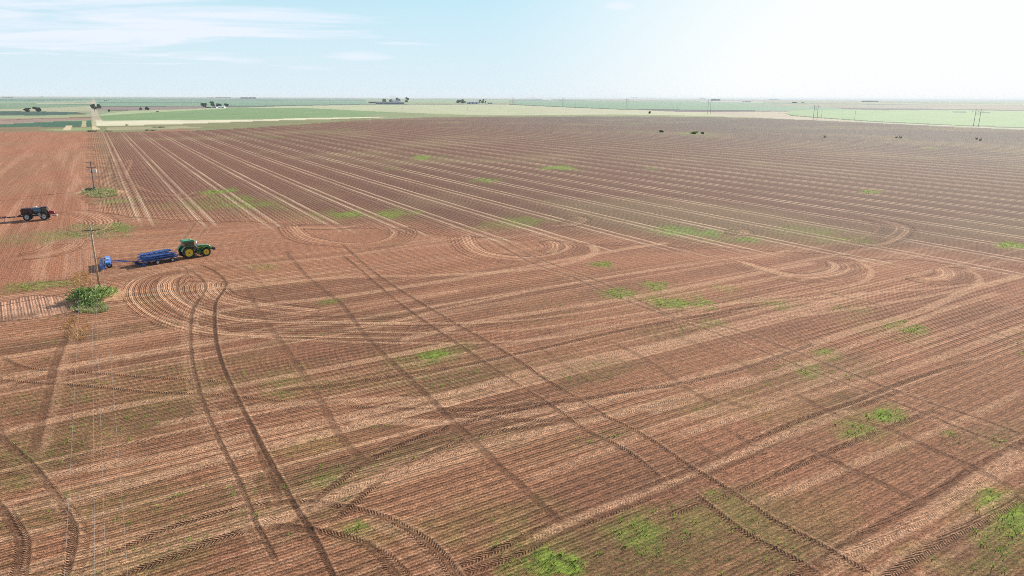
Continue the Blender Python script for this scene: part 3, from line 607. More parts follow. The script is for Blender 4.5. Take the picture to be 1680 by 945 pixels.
def gz(x, y):
    """height of the modelled ground at a point"""
    i = int(np.argmin((X-x)**2+(Y-y)**2)); return float(Z[i])
HAZE = 0.00005
# ------------------------------------------------------------------ MACHINES
def wheel(parent, c, R_, r_, wd, rimmat, name='wheel', lugs=26, dish=1):
    """tyre with lugs, dished rim and hub; axis along local Y; dish=+1 faces +y, -1 faces -y"""
    t = MB(); h = wd/2
    t.lathe([(r_*.98,-h*.8),(r_*1.12,-h),(R_*.90,-h),(R_*.97,-h*.82),(R_*.97,h*.82),(R_*.90,h),(r_*1.12,h),(r_*.98,h*.8)], c, 'Y', 36)
    for i in range(lugs):
        for sd in (-1,1):
            a = 2*PI*(i+.25*sd)/lugs
            p = Vector((c[0]+R_*.975*math.cos(a), c[1]+sd*h*.45, c[2]+R_*.975*math.sin(a)))
            t.box(p, (.07*R_+.03, h*1.0, .05*R_), 0, -a, 0)
    o = t.build('wheel', M['tyre'], parent, False)
    rm = MB(); s = dish
    rm.lathe([(r_,-s*h*.78),(r_*1.0,-s*h*.2),(r_*.97,s*h*.80),(r_*.88,s*h*.82),(r_*.84,s*h*.35),(r_*.45,s*h*.10),(r_*.32,s*h*.35),(r_*.13,s*h*.62),(0.001,s*h*.62)], c, 'Y', 32)
    rim = rm.build('rim', rimmat, o, True)
    hb = MB()
    for i in range(8):
        a = 2*PI*i/8; hb.tube((c[0]+r_*.24*math.cos(a), c[1]+s*h*.3, c[2]+r_*.24*math.sin(a)), (c[0]+r_*.24*math.cos(a), c[1]+s*h*.55, c[2]+r_*.24*math.sin(a)), r_*.045)
    hb.lathe([(r_*.13,s*h*.6),(r_*.12,s*h*.85),(.001,s*h*.85)], c, 'Y', 16); hb.build('hub', M['black'], o)
    return o
def zs(x, y): return gz(x, y)-.03
trz = rad(90-46.6)
tx, ty = -58.4, 124.95
T = empty('tractor', (tx,ty,zs(tx,ty)), trz, 'green tractor with yellow wheel rims and a turquoise-green cab roof, hitched to the blue cultivator', 'tractor')
# wheels: near side is local -y
wheel(T, (0,-1.02,1.06), 1.06, .70, .52, M['yellow'], dish=-1); wheel(T, (0,1.02,1.06), 1.06, .70, .52, M['yellow'], dish=1)
wheel(T, (3.02,-.98,.80), .80, .52, .44, M['yellow'], dish=-1, lugs=22); wheel(T, (3.02,.98,.80), .80, .52, .44, M['yellow'], dish=1, lugs=22)
MB().prof([(-.55,.75),(-.5,1.35),(.6,1.45),(1.5,1.3),(3.6,1.2),(3.75,.75),(2.9,.62),(.5,.6)], -.33, .33, .05).build('chassis', M['black'], T, bevel=.02)
MB().tube((0,-1.0,1.06),(0,1.0,1.06),.17,.17,12).tube((3.02,-.95,.8),(3.02,.95,.8),.13,.13,12).build('axle', M['black'], T)
hd = MB(); hd.prof([(1.45,1.15),(1.42,2.02),(2.2,2.03),(3.3,1.95),(4.0,1.80),(4.22,1.55),(4.25,1.05),(3.6,1.0),(2.6,1.12)], -.46, .46, .10)
hood = hd.build('hood', M['green'], T, bevel=.05)
MB().box((4.245,0,1.35),(.05,.66,.5)).build('grille', M['black'], hood)
for s in (-1,1): MB().box((3.2,s*.475,1.5),(.9,.03,.35)).build('side_grille', M['black'], hood)
for s in (-1,1): MB().box((4.20,s*.28,1.66),(.10,.24,.10)).build('headlight', M['chrome'], hood, bevel=.02)
MB().box((2.3,-.485,1.68),(1.5,.02,.07)).box((2.3,.485,1.68),(1.5,.02,.07)).build('side_stripe', M['yellow'], hood)
cab = MB()
for x0, x1, s in ((-.55,-.42,-1),(-.55,-.42,1),(.42,.48,-1),(.42,.48,1),(1.30,1.08,-1),(1.30,1.08,1)):
    cab.tube((x0,s*.80,1.25),(x1,s*.72,2.85),.055,.05,6)
cab.box((.38,0,1.28),(1.85,1.55,.22)).box((.3,0,2.85),(1.75,1.5,.08)).box((1.33,0,1.55),(.08,1.5,.5)).box((0,0,1.75),(.5,.55,.9))
cabo = cab.build('cab', M['black'], T)
for s in (-1,1):
    MB().prof([(-.50,1.4),(-.40,2.80),(.42,2.80),(.42,1.4)], s*.745, s*.765).build('window', M['glass'], cabo)
    MB().prof([(.50,1.1),(.50,2.80),(1.06,2.80),(1.26,1.1)], s*.75, s*.77).build('door', M['glass'], cabo)
MB().box((1.20,0,2.15),(.02,1.4,1.35),0,-.13).build('windscreen', M['glass'], cabo)
MB().box((-.50,0,2.15),(.02,1.4,1.3),0,.08).build('rear_window', M['glass'], cabo)
rf = MB().prof([(-.80,2.95),(-.78,3.12),(-.5,3.22),(.9,3.24),(1.30,3.14),(1.36,2.95),(1.1,2.88),(-.6,2.88)], -.92, .92, .08).build('roof', M['roofgreen'], T, bevel=.04)
for s in (-1,1): MB().box((1.33,s*.6,3.02),(.08,.3,.1)).build('work_light', M['chrome'], rf)
MB().tube((.7,0,3.22),(.7,0,3.27),.16,.16,12).lathe([(.16,3.27),(.14,3.34),(.0,3.37)],(.7,0,0),'Z',12).build('receiver_dome', M['yellow'], rf, True)
for s in (-1,1):
    f = MB(); pts = [(1.22*math.cos(a), 1.06+1.20*math.sin(a)) for a in np.linspace(rad(38), rad(165), 9)] + [(1.12*math.cos(a), 1.06+1.10*math.sin(a)) for a in np.linspace(rad(165), rad(38), 9)]
    for (p0, p1) in zip(pts[:8], pts[1:9]):
        f.box(((p0[0]+p1[0])/2, s*.98, (p0[1]+p1[1])/2), (math.hypot(p1[0]-p0[0],p1[1]-p0[1])+.04,.60,.05), 0, -math.atan2(p1[1]-p0[1],p1[0]-p0[0]))
    f.box((-.1,s*.71,1.6),(1.5,.05,.9)); f.build('fender', M['green'], T)
    f = MB()
    for a0, a1 in zip(np.linspace(rad(30),rad(150),7)[:-1], np.linspace(rad(30),rad(150),7)[1:]):
        a = (a0+a1)/2; f.box((3.02+.90*math.cos(a), s*.98, .80+.90*math.sin(a)), (.34,.46,.04), 0, -(a+PI/2))
    f.build('front_fender', M['green'], T)
    MB().box((1.1,s*.95,.55),(.5,.35,.05)).box((1.1,s*.95,.9),(.5,.3,.05)).box((1.1,s*1.0,1.2),(.5,.22,.05)).box((.87,s*1.0,.88),(.04,.04,.7)).box((1.33,s*1.0,.88),(.04,.04,.7)).build('step', M['black'], T)
    MB().path([(1.2,s*.78,2.6),(1.45,s*1.25,2.65),(1.45,s*1.25,2.5)],.02).box((1.46,s*1.27,2.35),(.06,.22,.38)).build('mirror', M['black'], T)
    MB().prof([(1.5,.55),(1.45,1.1),(2.35,1.1),(2.35,.55)], s*.40, s*.72, .05).build('fuel_tank', M['green'], T, bevel=.04)
MB().tube((1.58,-.58,1.3),(1.58,-.58,2.95),.075,.06,12).tube((1.58,-.58,1.5),(1.58,-.58,2.3),.12,.12,12).build('exhaust_stack', M['chrome'], T, True)
wm_ = MB(); wm_.box((4.45,0,1.05),(.45,.35,.28))
wf = wm_.build('weight_bracket', M['black'], T)
for k in range(10): MB().prof([(4.62,.82),(4.60,1.28),(4.86,1.30),(4.96,1.15),(4.94,.85)], -.45+k*.09, -.45+k*.09+.08).build('weight', M['black'], wf)
MB().box((-.85,0,.55),(1.1,.12,.08)).tube((-.3,-.35,.9),(-1.2,-.45,.6),.05).tube((-.3,.35,.9),(-1.2,.45,.6),.05).tube((-.3,0,1.5),(-1.1,0,1.2),.04).build('hitch', M['black'], T)
MB().tube((-.72,.5,3.1),(-.72,.5,3.7),.012,.008,5).build('antenna', M['black'], rf)
# ---- large folded cultivator (local x forward along the train)
crz = math.atan2(124.95-118.9, -58.4+62.9)
cx0, cy0 = -61.75, 121.0
Cv = empty('field_cultivator', (cx0,cy0,zs(cx0,cy0)), crz, 'big blue cultivator with stacked folded frames, hitched between the green tractor and the small roller', 'cultivator')
def frame(mb, x0, x1, y0, y1, z, nx=4, ny=4, r=.06):
    for y in np.linspace(y0, y1, ny): mb.box(((x0+x1)/2, y, z), (x1-x0, 2*r, 2*r))
    for x in np.linspace(x0, x1, nx): mb.box((x, (y0+y1)/2, z+.003), (2*r, y1-y0, 2*r))
m = MB(); frame(m, -2.6, 2.7, -1.5, 1.5, .85, 9, 8, .075); m.build('main_frame', M['blue'], Cv)
m = MB(); m.box((3.25,.0,.72),(1.3,.14,.16)).tube((2.7,-1.2,.85),(3.8,0,.70),.07).tube((2.7,1.2,.85),(3.8,0,.70),.07).build('drawbar', M['blue'], Cv)
for s, z0, z1 in ((-1,1.12,1.42),(1,1.22,1.66)):
    m = MB(); frame(m, -2.7, 2.5, s*.2, s*1.55, z0, 9, 5, .07); frame(m, -2.5, 2.7, s*.3, s*1.45, z1, 9, 5, .07)
    for x in (-2.2,-.7,.9,2.2):
        m.tube((x,s*1.42,.85),(x,s*1.42,z1),.05); m.tube((x,s*.4,z0),(x+.5,s*1.1,z1),.045)
    for x in np.linspace(-2.4,2.0,6): m.tube((x,s*.3,z0),(x+.7,s*1.4,z1),.04).tube((x,s*1.5,z0),(x+.5,s*.4,z1+.15),.035)
    fw_ = m.build('folded_wing', M['blue'], Cv); fw_.rotation_euler = (s*rad(3), rad(-.6*s), rad(1.5*s))
    for x in (-1.5,.1,1.6): MB().tube((x,s*.2,.95),(x,s*1.25,z0+.1),.06,.06,10).tube((x,s*.8,1.25),(x,s*1.25,z0+.1),.035,.035,8).build('hydraulic_cylinder', M['chrome'], Cv, True)
    for k in range(9):
        x = -2.2+k*.55; MB().path([(x,s*(.5+.3*(k%3)),z1),(x-.18,s*(.5+.3*(k%3)),z1+.16),(x-.34,s*(.5+.3*(k%3)),z1+.02),(x-.42,s*(.5+.3*(k%3)),z1-.18)],.02,5).build('tine', M['black'], fw_)
for k in range(14):
    x = 2.2-(k%4)*1.4; y = -1.2+k*.185
    MB().path([(x,y,.8),(x-.22,y,.72),(x-.34,y,.48),(x-.18,y,.22),(x-.05,y,.12)],.025,5).box((x-.03,y,.12),(.16,.14,.03),0,.4).build('tine', M['black'], Cv)
for x, y in ((-.9,-1.55),(-.9,1.55),(1.75,-1.55),(1.75,1.55)):
    wheel(Cv, (x,y,.40), .40, .20, .26, M['white'], lugs=16, dish=-1 if y < 0 else 1)
for s in (-1,1):
    MB().tube((-.9,s*1.5,.4),(-.2,s*1.2,.85),.06).build('wheel_arm', M['blue'], Cv); MB().tube((1.75,s*1.5,.4),(1.2,s*1.2,.85),.06).build('wheel_arm', M['blue'], Cv)
rl = MB()
for s in (-1,1):
    c0 = (-3.15, s*.72, .32)
    for i in range(10):
        a = 2*PI*i/10; rl.tube((c0[0]+.26*math.cos(a), c0[1]-.62, c0[2]+.26*math.sin(a)), (c0[0]+.26*math.cos(a+.6), c0[1]+.62, c0[2]+.26*math.sin(a+.6)), .018, .018, 5)
    for t_ in (-.6,-.2,.2,.6): rl.tube((c0[0],c0[1]+t_-.02,c0[2]),(c0[0],c0[1]+t_+.02,c0[2]),.27,.27,14)
rl.box((-2.95,0,.72),(.1,2.7,.1)).tube((-2.6,-1.1,.85),(-3.15,-1.1,.4),.04).tube((-2.6,1.1,.85),(-3.15,1.1,.4),.04).build('rolling_basket', M['blue'], Cv)
hr = MB()
for k in range(12): y = -1.3+k*.24; hr.path([(-3.4,y,.6),(-4.0,y,.4),(-4.25,y,.05)],.02,5)
hr.box((-3.4,0,.62),(.08,2.8,.08)).tube((-2.95,-.8,.72),(-3.4,-.8,.62),.04).tube((-2.95,.8,.72),(-3.4,.8,.62),.04).build('harrow', M['black'], Cv)
MB().box((-2.55,-1.0,1.15),(.06,.3,.22)).build('marker_light', M['white'], Cv)
# ---- small blue roller, standing askew behind it
rx, ry = -68.7, 117.6
Rl = empty('trailed_roller', (rx,ry,zs(rx,ry)), rad(30), 'small bright blue roller on one pair of pale wheels, standing askew behind the folded cultivator', 'roller')
m = MB(); frame(m, -.5, .55, -2.9, 2.9, .95, 3, 3, .07); m.tube((.5,-1.0,.95),(3.4,0,.6),.06).tube((.5,1.0,.95),(3.4,0,.6),.06).tube((3.3,0,.6),(5.6,-.9,.5),.06)
m.build('frame', M['blue'], Rl)
for y0, y1 in ((-3.0,-1.1),(1.1,3.0),(-.9,.9)):
    d = MB()
    for i in range(14):
        a = 2*PI*i/14; d.tube((-.75+.40*math.cos(a), y0, .58+.40*math.sin(a)), (-.75+.40*math.cos(a+.5), y1, .58+.40*math.sin(a+.5)), .03, .03, 5)
    d.tube((-.75,y0,.58),(-.75,y1,.58),.34,.34,18); d.build('roller_drum', M['ltblue'], Rl)
    MB().box((.1,(y0+y1)/2,1.18),(.75,y1-y0-.2,.30)).build('weight_box', M['ltblue'], Rl, bevel=.04)
for y in (-.98,.98): wheel(Rl, (.25,y,.45), .45, .24, .28, M['rimw'], lugs=16, dish=-1)
MB().box((.15,0,1.42),(.4,.5,.16)).build('control_box', M['white'], Rl, bevel=.03)
for k in range(8): MB().path([(-.5,-2.8+k*.8,1.0),(-1.1,-2.8+k*.8,1.25),(-1.5,-2.8+k*.8,1.05)],.03,5).build('tine', M['black'], Rl)
# ---- red machine with steel tank
sx_, sy_ = -112.6, 164.0
srz = rad(90-72)
S = empty('field_sprayer', (sx_,sy_,zs(sx_,sy_)), srz, 'dark red sprayer tractor with steel tank and pale rims, at the left edge', 'sprayer')
for x in (0,3.9):
    for s in (-1,1): wheel(S, (x,s*1.05,.88), .88, .52, .48, M['rimw'], dish=s, lugs=22)
MB().box((1.9,0,1.05),(6.2,.8,.35)).tube((0,-1,.88),(0,1,.88),.14).tube((3.9,-1,.88),(3.9,1,.88),.14).build('chassis', M['black'], S)
hp = MB().prof([(-1.25,1.35),(-1.3,2.55),(-.9,2.75),(1.45,2.75),(1.45,1.5),(.8,1.25)], -1.05, 1.05, .04).build('hopper', M['dkred'], S, bevel=.04)
MB().box((.1,0,2.79),(2.2,1.7,.06)).build('hopper_lid', M['black'], hp)
for x in (-.9,-.2,.5,1.2): MB().box((x,-1.07,2.0),(.07,.05,1.2)).build('rib', M['dkred'], hp)
tk_ = MB().lathe([(.001,-1.15),(.55,-1.12),(.72,-1.0),(.75,-.6),(.75,.6),(.72,1.0),(.55,1.12),(.001,1.15)], (2.35,0,2.15),'X',28).build('tank', M['tank'], S, True)
MB().tube((2.1,0,2.85),(2.1,0,3.05),.32,.28,16).build('tank_lid', M['white'], tk_, True)
MB().box((2.35,0,1.45),(1.6,1.3,.15)).tube((1.7,-.76,2.15),(3.0,-.76,2.15),.03).build('tank_cradle', M['black'], S)
cb = MB()
for x0, x1 in ((3.45,3.55),(4.75,4.55)):
    for s in (-1,1): cb.tube((x0,s*.78,1.35),(x1,s*.70,2.85),.055,.055,6)
cb.box((4.1,0,1.4),(1.45,1.55,.2)).box((4.0,0,1.9),(.5,.5,.9)); cbo = cb.build('cab', M['black'], S)
for s in (-1,1): MB().prof([(3.5,1.5),(3.58,2.8),(4.52,2.8),(4.72,1.5)], s*.74, s*.76).build('window', M['glass'], cbo)
MB().box((4.66,0,2.2),(.02,1.35,1.3),0,-.13).build('windscreen', M['glass'], cbo)
MB().prof([(3.3,2.86),(3.35,3.02),(4.7,3.05),(4.85,2.9),(4.6,2.84)], -.85, .85, .06).build('roof', M['dkred'], cbo, bevel=.03)
sh = MB().prof([(4.75,1.25),(4.78,2.12),(5.6,2.08),(6.15,1.9),(6.3,1.6),(6.28,1.2)], -.55, .55, .08).build('hood', M['red'], S, bevel=.05)
MB().box((6.29,0,1.5),(.04,.8,.45)).build('grille', M['black'], sh)
for s in (-1,1): MB().box((6.24,s*.42,1.82),(.08,.18,.1)).build('headlight', M['chrome'], sh)
MB().box((6.4,0,.95),(.5,1.0,.35)).box((5.9,0,.95),(.7,.5,.2)).build('front_bumper', M['grey'], S, bevel=.03)
MB().tube((4.95,-.65,1.9),(4.95,-.65,3.0),.06,.05,10).build('exhaust_stack', M['chrome'], S)
MB().box((3.0,-1.05,1.25),(.5,.5,.9)).build('step', M['grey'], S)
for x in (0,3.9):
    for s in (-1,1):
        f = MB()
        for a0 in np.linspace(rad(40),rad(140),6): f.box((x+1.0*math.cos(a0), s*1.05, .88+1.0*math.sin(a0)), (.40,.50,.04), 0, -(a0+PI/2))
        f.build('fender', M['black'], S)
MB().path([(-1.1,-.8,1.5),(-2.0,-.6,1.2),(-2.2,-.3,.9)],.07).path([(-1.1,.8,1.5),(-2.0,.6,1.2),(-2.2,.3,.9)],.07).box((-1.8,0,.95),(1.5,.3,.2)).tube((-1.4,0,1.3),(-2.3,0,1.0),.10).build('hitch', M['black'], S)
bx, by = -114.9, 162.6
Bt = empty('trailed_toolbar', (bx,by,zs(bx,by)), rad(38+180), 'long dark red toolbar trailing out of the left edge behind the sprayer tractor', 'toolbar')
m = MB(); m.box((4.5,-.45,1.0),(9.4,.14,.14)).box((4.5,.45,1.0),(9.4,.14,.14))
for x in np.linspace(.4,9,10): m.tube((x,-.45,1.0),(x+.45,.45,1.0),.05)
m.tube((-.4,0,.9),(.2,-.45,1.0),.06).tube((-.4,0,.9),(.2,.45,1.0),.06); m.build('toolbar_frame', M['dkred'], Bt)
for k in range(8): x = .9+k*1.05; MB().path([(x,.5,1.0),(x,.75,.75),(x,.75,.3),(x+.15,.75,.12)],.035,5).build('shank', M['dkred'], Bt)
MB().box((5,0,1.25),(7,.1,.1)).build('hose_rail', M['red'], Bt)
wheel(Bt, (3.2,-.8,.38), .38, .2, .24, M['rimw'], lugs=14); wheel(Bt, (7.0,-.8,.38), .38, .2, .24, M['rimw'], lugs=14)
S.scale = (.89,.95,1.02)
# ------------------------------------------------------------------ POWER LINE
p1 = Vector((*G(163,470),0)); p2 = Vector((*G(155,312),0)); p1.z = gz(p1.x,p1.y)-.2; p2.z = gz(p2.x,p2.y)-.2
dl = (p2-p1); lrz = math.atan2(dl.y, dl.x); ln_ = dl.length
pe = Vector((-.866*0-math.sin(lrz), math.cos(lrz), 0))*-1      # across the line, to the right
def crossarm(pole, z, half, matn='dkwood', ins=True, offs=(-1,1)):
    c = MB().box((.0,0,z),(.11,2*half,.13)).tube((0.02,-half*.55,z),(0.02,0,z-.6),.018).tube((0.02,half*.55,z),(0.02,0,z-.6),.018).build('crossarm', M[matn], pole)
    if ins:
        for y in offs: MB().lathe([(.02,0),(.07,.03),(.04,.08),(.08,.12),(.05,.2),(.001,.22)], (0,y*half*.94,z+.06),'Z',10).build('insulator', M['porc'], c, True)
    return c
P1 = empty('utility_pole', p1, lrz, 'pale weathered utility pole with a single crossarm, standing at the green bush', 'utility pole', 'wooden poles of the power line')
MB().tube((0,0,0),(0,0,9.35),.165,.115,12).build('pole', M['wood'], P1, True); crossarm(P1, 8.85, 1.25)
MB().lathe([(.02,0),(.07,.03),(.04,.08),(.08,.12),(.001,.2)], (0,0,9.35),'Z',10).build('insulator', M['porc'], P1, True)
P2 = empty('utility_pole', p2, lrz, 'dark utility pole with two crossarms and three transformer cans, on a weedy mound', 'utility pole', 'wooden poles of the power line')
MB().tube((0,0,0),(0,0,9.1),.19,.13,12).build('pole', M['dkwood'], P2, True); crossarm(P2, 8.7, 1.5); crossarm(P2, 7.1, 1.35)
for y, mm in ((.42,'shed'),(-.55,'white'),(-1.05,'white')):
    c = MB().lathe([(.001,0),(.24,0),(.26,.08),(.26,.85),(.23,.95),(.001,.97)], (-.12,y,5.55),'Z',16).build('transformer', M[mm], P2, True)
    MB().tube((-.12,y-.1,6.5),(-.12,y-.1,6.75),.03).tube((-.12,y+.1,6.5),(-.12,y+.1,6.75),.03).build('bushing', M['porc'], c)
MB().box((-.1,-.3,5.45),(.12,2.0,.1)).build('transformer_bracket', M['steel'], P2)
MB().box((-.22,-.12,1.5),(.2,.3,.5)).box((-.2,-.05,3.2),(.06,.06,3.4)).build('meter_box', M['shed'], P2)
p0 = p1-dl
def wire(offa, za, offb, zb, back, label):
    """cable from p2 over p1 to the next pole behind the camera"""
    pts = []
    for (a, oa, z_a), (b, ob, z_b) in (((p2,offa,za),(p1,offb,zb)), ((p1,offb,zb),(p0,back,zb))):
        A_ = a+pe*oa; A_.z = z_a; B_ = b+pe*ob; B_.z = z_b
        for k in range(24):
            t = k/24; q_ = A_.lerp(B_, t); q_.z -= 4*1.1*t*(1-t); pts.append(q_)
    pts.append(B_)
    o = MB().path(pts, .008, 4).build('power_line', M['wire'], None); tag(o, label, 'power line', 'overhead wires between the poles')
z1_ = p1.z; z2_ = p2.z
wire(-1.4, z2_+8.9, -1.18, z1_+9.1, -1.2, 'outer left overhead wire of the pole line, on the left crossarm ends')
wire(1.4, z2_+8.9, 1.18, z1_+9.1, 1.2, 'outer right overhead wire of the pole line, on the right crossarm ends')
wire(.0, z2_+9.2, .0, z1_+9.55, .0, 'top overhead wire of the middle pair, on the pole tops')
wire(.15, z2_+7.3, .14, z1_+7.6, .25, 'lower overhead wire of the middle pair, fixed below the crossarm')
# ------------------------------------------------------------------ VEGETATION
def leaves(mb_v, mb_f, centers, size, n, flat=.6):
    for c, r in centers:
        k = max(6, int(n*(r[0]*r[1]*r[2])**(2/3)))
        for _ in range(k):
            d = rng.normal(size=3); d /= np.linalg.norm(d); t = rng.uniform(.55,1.0)
            p = np.array(c)+d*np.array(r)*t
            a = rng.normal(size=3); a /= np.linalg.norm(a); b = np.cross(a, rng.normal(size=3)); b /= np.linalg.norm(b)
            s = size*rng.uniform(.6,1.4); i = len(mb_v)
            mb_v.extend([tuple(p-a*s-b*s*flat), tuple(p+a*s-b*s*flat*.4), tuple(p+a*s*.9+b*s*flat), tuple(p-a*s*.8+b*s*flat)]); mb_f.append((i,i+1,i+2,i+3))
def mesh_obj(name, v, f, m, parent=None):
    me = bpy.data.meshes.new(name); me.from_pydata(v, [], f); me.materials.append(m); return link(bpy.data.objects.new(name, me), parent)
def tree(name, x, y, h, wdt, label, cat, m='leafT', group=None, lobes=7, size=None, n=40, trunk=.25, dep=1.0, flat=.75):
    r_ = empty(name, (x,y,0), rng.uniform(0,6), label, cat, group); v = []; f = []; cs = []
    for k in range(lobes):
        a = rng.uniform(0,2*PI); q = rng.uniform(.1,.62)*wdt/2
        rr_ = wdt/2*rng.uniform(.35,.6); zz = h*rng.uniform(trunk+.12,.86)
        cs.append(((q*math.cos(a), q*math.sin(a)*dep, zz), (rr_, rr_*dep, min(rr_*.8, h*.30, (h-zz)*1.15, zz*.9))))
    leaves(v, f, cs, size or wdt*.06, n*8/ max((wdt/6)**2, .2)); mesh_obj('crown', v, f, M[m], r_)
    t = MB().tube((0,0,-.1),(0,0,h*(trunk+.25)), h*.03, h*.018, 7)
    for k in range(4):
        a = k*1.6+.4; t.tube((0,0,h*trunk),(wdt*.25*math.cos(a),wdt*.25*math.sin(a),h*(trunk+.35)), h*.016, h*.006, 5)
    t.build('trunk', M['bark'], r_); return r_
# bush clump round the near pole
def shrub(px, py, h, wx, wy, m, label, lobes=14, name='bush', n=120, size=.13):
    gx, gy = G(px, py); r_ = empty(name, (gx,gy,gz(gx,gy)), 0, label, 'bush', None); v = []; f = []; cs = []
    for k in range(lobes):
        a = rng.uniform(0,2*PI); q = math.sqrt(rng.uniform(0,1))
        hh_ = h*rng.uniform(.45,1)*(1-.45*q); rr_ = .28*min(wx,wy)*rng.uniform(.7,1.2)
        cs.append(((q*.72*wx/2*math.cos(a), q*.72*wy/2*math.sin(a), hh_*.55), (rr_, rr_, hh_*.5)))
    leaves(v, f, cs, size, n, .55); mesh_obj('foliage', v, f, M[m], r_)
    t = MB()
    for k in range(9):
        a = k*.7; t.path([(0,0,0),(.2*wx*math.cos(a),.2*wy*math.sin(a),h*.45),(.36*wx*math.cos(a),.36*wy*math.sin(a),h*.8)],.03,5)
    t.build('stems', M['bark'], r_); return r_
shrub(135,492,2.3,3.8,7.2,'leafA','dark green half of the bush clump left of the near pole, on its shaded side',lobes=20,n=75)
shrub(163,490,1.8,4.2,6.8,'leafB','yellow-green half of the bush clump, right in front of the near pole',lobes=20,n=75)
shrub(149,500,1.2,5.0,3.0,'leafB','low pale skirt of the bush clump, on its side nearest the camera', n=80)
shrub(150,316,1.5,3.6,4.0,'leafS','small dark bush at the foot of the pole with transformer cans', n=60, size=.2)
def blades(name, pts, hgt, m, label, cat=None, sp=.05, per=5):
    """tufts of grass blades as real triangles"""
    V_ = []; F_ = []
    for (x, y, z, s) in pts:
        for k in range(per):
            a = rng.uniform(0,2*PI); r0 = rng.uniform(0,sp*2)*s; l = hgt*s*rng.uniform(.6,1.2); wd = hgt*s*.13; le = rng.uniform(.2,.8)*l
            bx_ = x+r0*math.cos(a); by_ = y+r0*math.sin(a); i = len(V_)
            V_ += [(bx_-wd*math.sin(a),by_+wd*math.cos(a),z),(bx_+wd*math.sin(a),by_-wd*math.cos(a),z),(bx_+le*math.cos(a),by_+le*math.sin(a),z+l)]; F_.append((i,i+1,i+2))
    o = mesh_obj(name, V_, F_, M[m]); tag(o, label, cat or 'grass', kind='stuff'); return o
# ground height sampler on the polar sheet
def gzv(xs, ys):
    a_ = np.arctan2(xs, ys); d_ = np.degrees(np.arctan(H/np.hypot(xs, ys)))
    i = np.clip(np.interp(-d_, -np.array(depr), np.arange(len(depr))), 0, nr-2); j = np.clip((a_-az[0])/(az[1]-az[0]), 0, nc-2)
    return Z[(np.round(i).astype(int)*nc+np.round(j).astype(int))]
# weeds: sampled where the ground sheet is marked green
vv = veg.copy(); cell = (RR*rad(dth)*np.gradient(-rr)[:,None]*-1).ravel(); cell = np.abs(cell)
prob = np.where((D < 260) & (zone < 2), np.clip(vv-.12,0,1)**1.6*cell*np.where(D < 70, 9.0, np.where(D<140, 4.0, 1.0)), 0)
pick_ = np.nonzero(rng.uniform(size=len(prob)) < prob)[0]
if len(pick_) > 110000: pick_ = rng.choice(pick_, 110000, replace=False)
print('weeds', len(pick_))
blades('weeds', [(X[i]+rng.uniform(-.2,.2), Y[i]+rng.uniform(-.2,.2), Z[i], rng.uniform(.6,1.5)*(1+vv[i]*.6+D[i]/160)) for i in pick_], .14, 'grass', 'fresh green weeds sprouting in loose patches over the ploughed field', 'weeds', .07, 4)
# clods of earth turned up by the plough, as real lumps
pr3 = np.where((D < 110) & (zone == 0), cell*np.where(D < 70, 9.0, 4.0)*sst(.3,.7,n_sm), 0); pk3 = np.nonzero(rng.uniform(size=len(pr3)) < pr3)[0]
if len(pk3) > 70000: pk3 = rng.choice(pk3, 70000, replace=False)
n3 = len(pk3); sz = (rng.uniform(.012,.036,n3)*(1+D[pk3]/140))[:,None]
cen = np.stack([X[pk3]+rng.uniform(-.1,.1,n3), Y[pk3]+rng.uniform(-.1,.1,n3), Z[pk3]+sz[:,0]*.2], 1)
dirs = np.array([[1,0,-.2],[-.4,.9,-.2],[-.5,-.8,-.2],[.1,.1,.9]]); vs3 = (cen[:,None,:] + dirs[None]*sz[:,None,:]*rng.uniform(.7,1.4,(n3,4,3))).reshape(-1,3)
f3 = (np.arange(n3)[:,None,None]*4 + np.array([[0,1,3],[1,2,3],[2,0,3]])[None]).reshape(-1,3)
print('clods', n3)
mesh_obj('soil_clods', vs3.tolist(), f3.tolist(), mat('clod_soil', tuple(al(205,160,132)), .95, 0, .5, tuple(al(176,128,102)), 1.0, .1)); tag(bpy.data.objects['soil_clods'], 'loose clods of reddish earth scattered over the ploughed field', 'clods', kind='stuff')
# straw and clods of stubble, tiny
pr2 = np.where((D < 95) & (zone == 0), cell*.9, 0); pk = np.nonzero(rng.uniform(size=len(pr2)) < pr2)[0]
if len(pk) > 16000: pk = rng.choice(pk, 16000, replace=False)
blades('stubble', [(X[i], Y[i], Z[i], rng.uniform(.6,1.3)) for i in pk], .10, 'dry', 'sparse dry stubble lying over the reddish soil', 'stubble', .08, 3)
def patch(px, py, rx_, ry_, n, hgt, m, label, name='grass'):
    ps = []
    while len(ps) < n:
        a = rng.uniform(0,2*PI); q = math.sqrt(rng.uniform()); x_, y_ = G(px+rx_*q*math.cos(a), py+ry_*q*math.sin(a)); ps.append((x_, y_, float(gzv(np.array([x_]),np.array([y_]))[0]), rng.uniform(.6,1.4)))
    return blades(name, ps, hgt, m, label, None, .12, 5)
patch(148,506,30,9,300,.35,'pale','pale tall grass around the bush at the near pole')
patch(133,458,17,13,170,.28,'dry','orange dry grass just above the bush, left of the near pole','dry_grass'); patch(124,538,22,22,150,.25,'dry','orange dry grass below the bush on the bare path','dry_grass')
patch(164,318,30,6,420,.6,'pale','pale grass on the mound of the far pole')
patch(160,380,72,12,330,.28,'pale','loose green weed strip across the field behind the near pole','weeds')
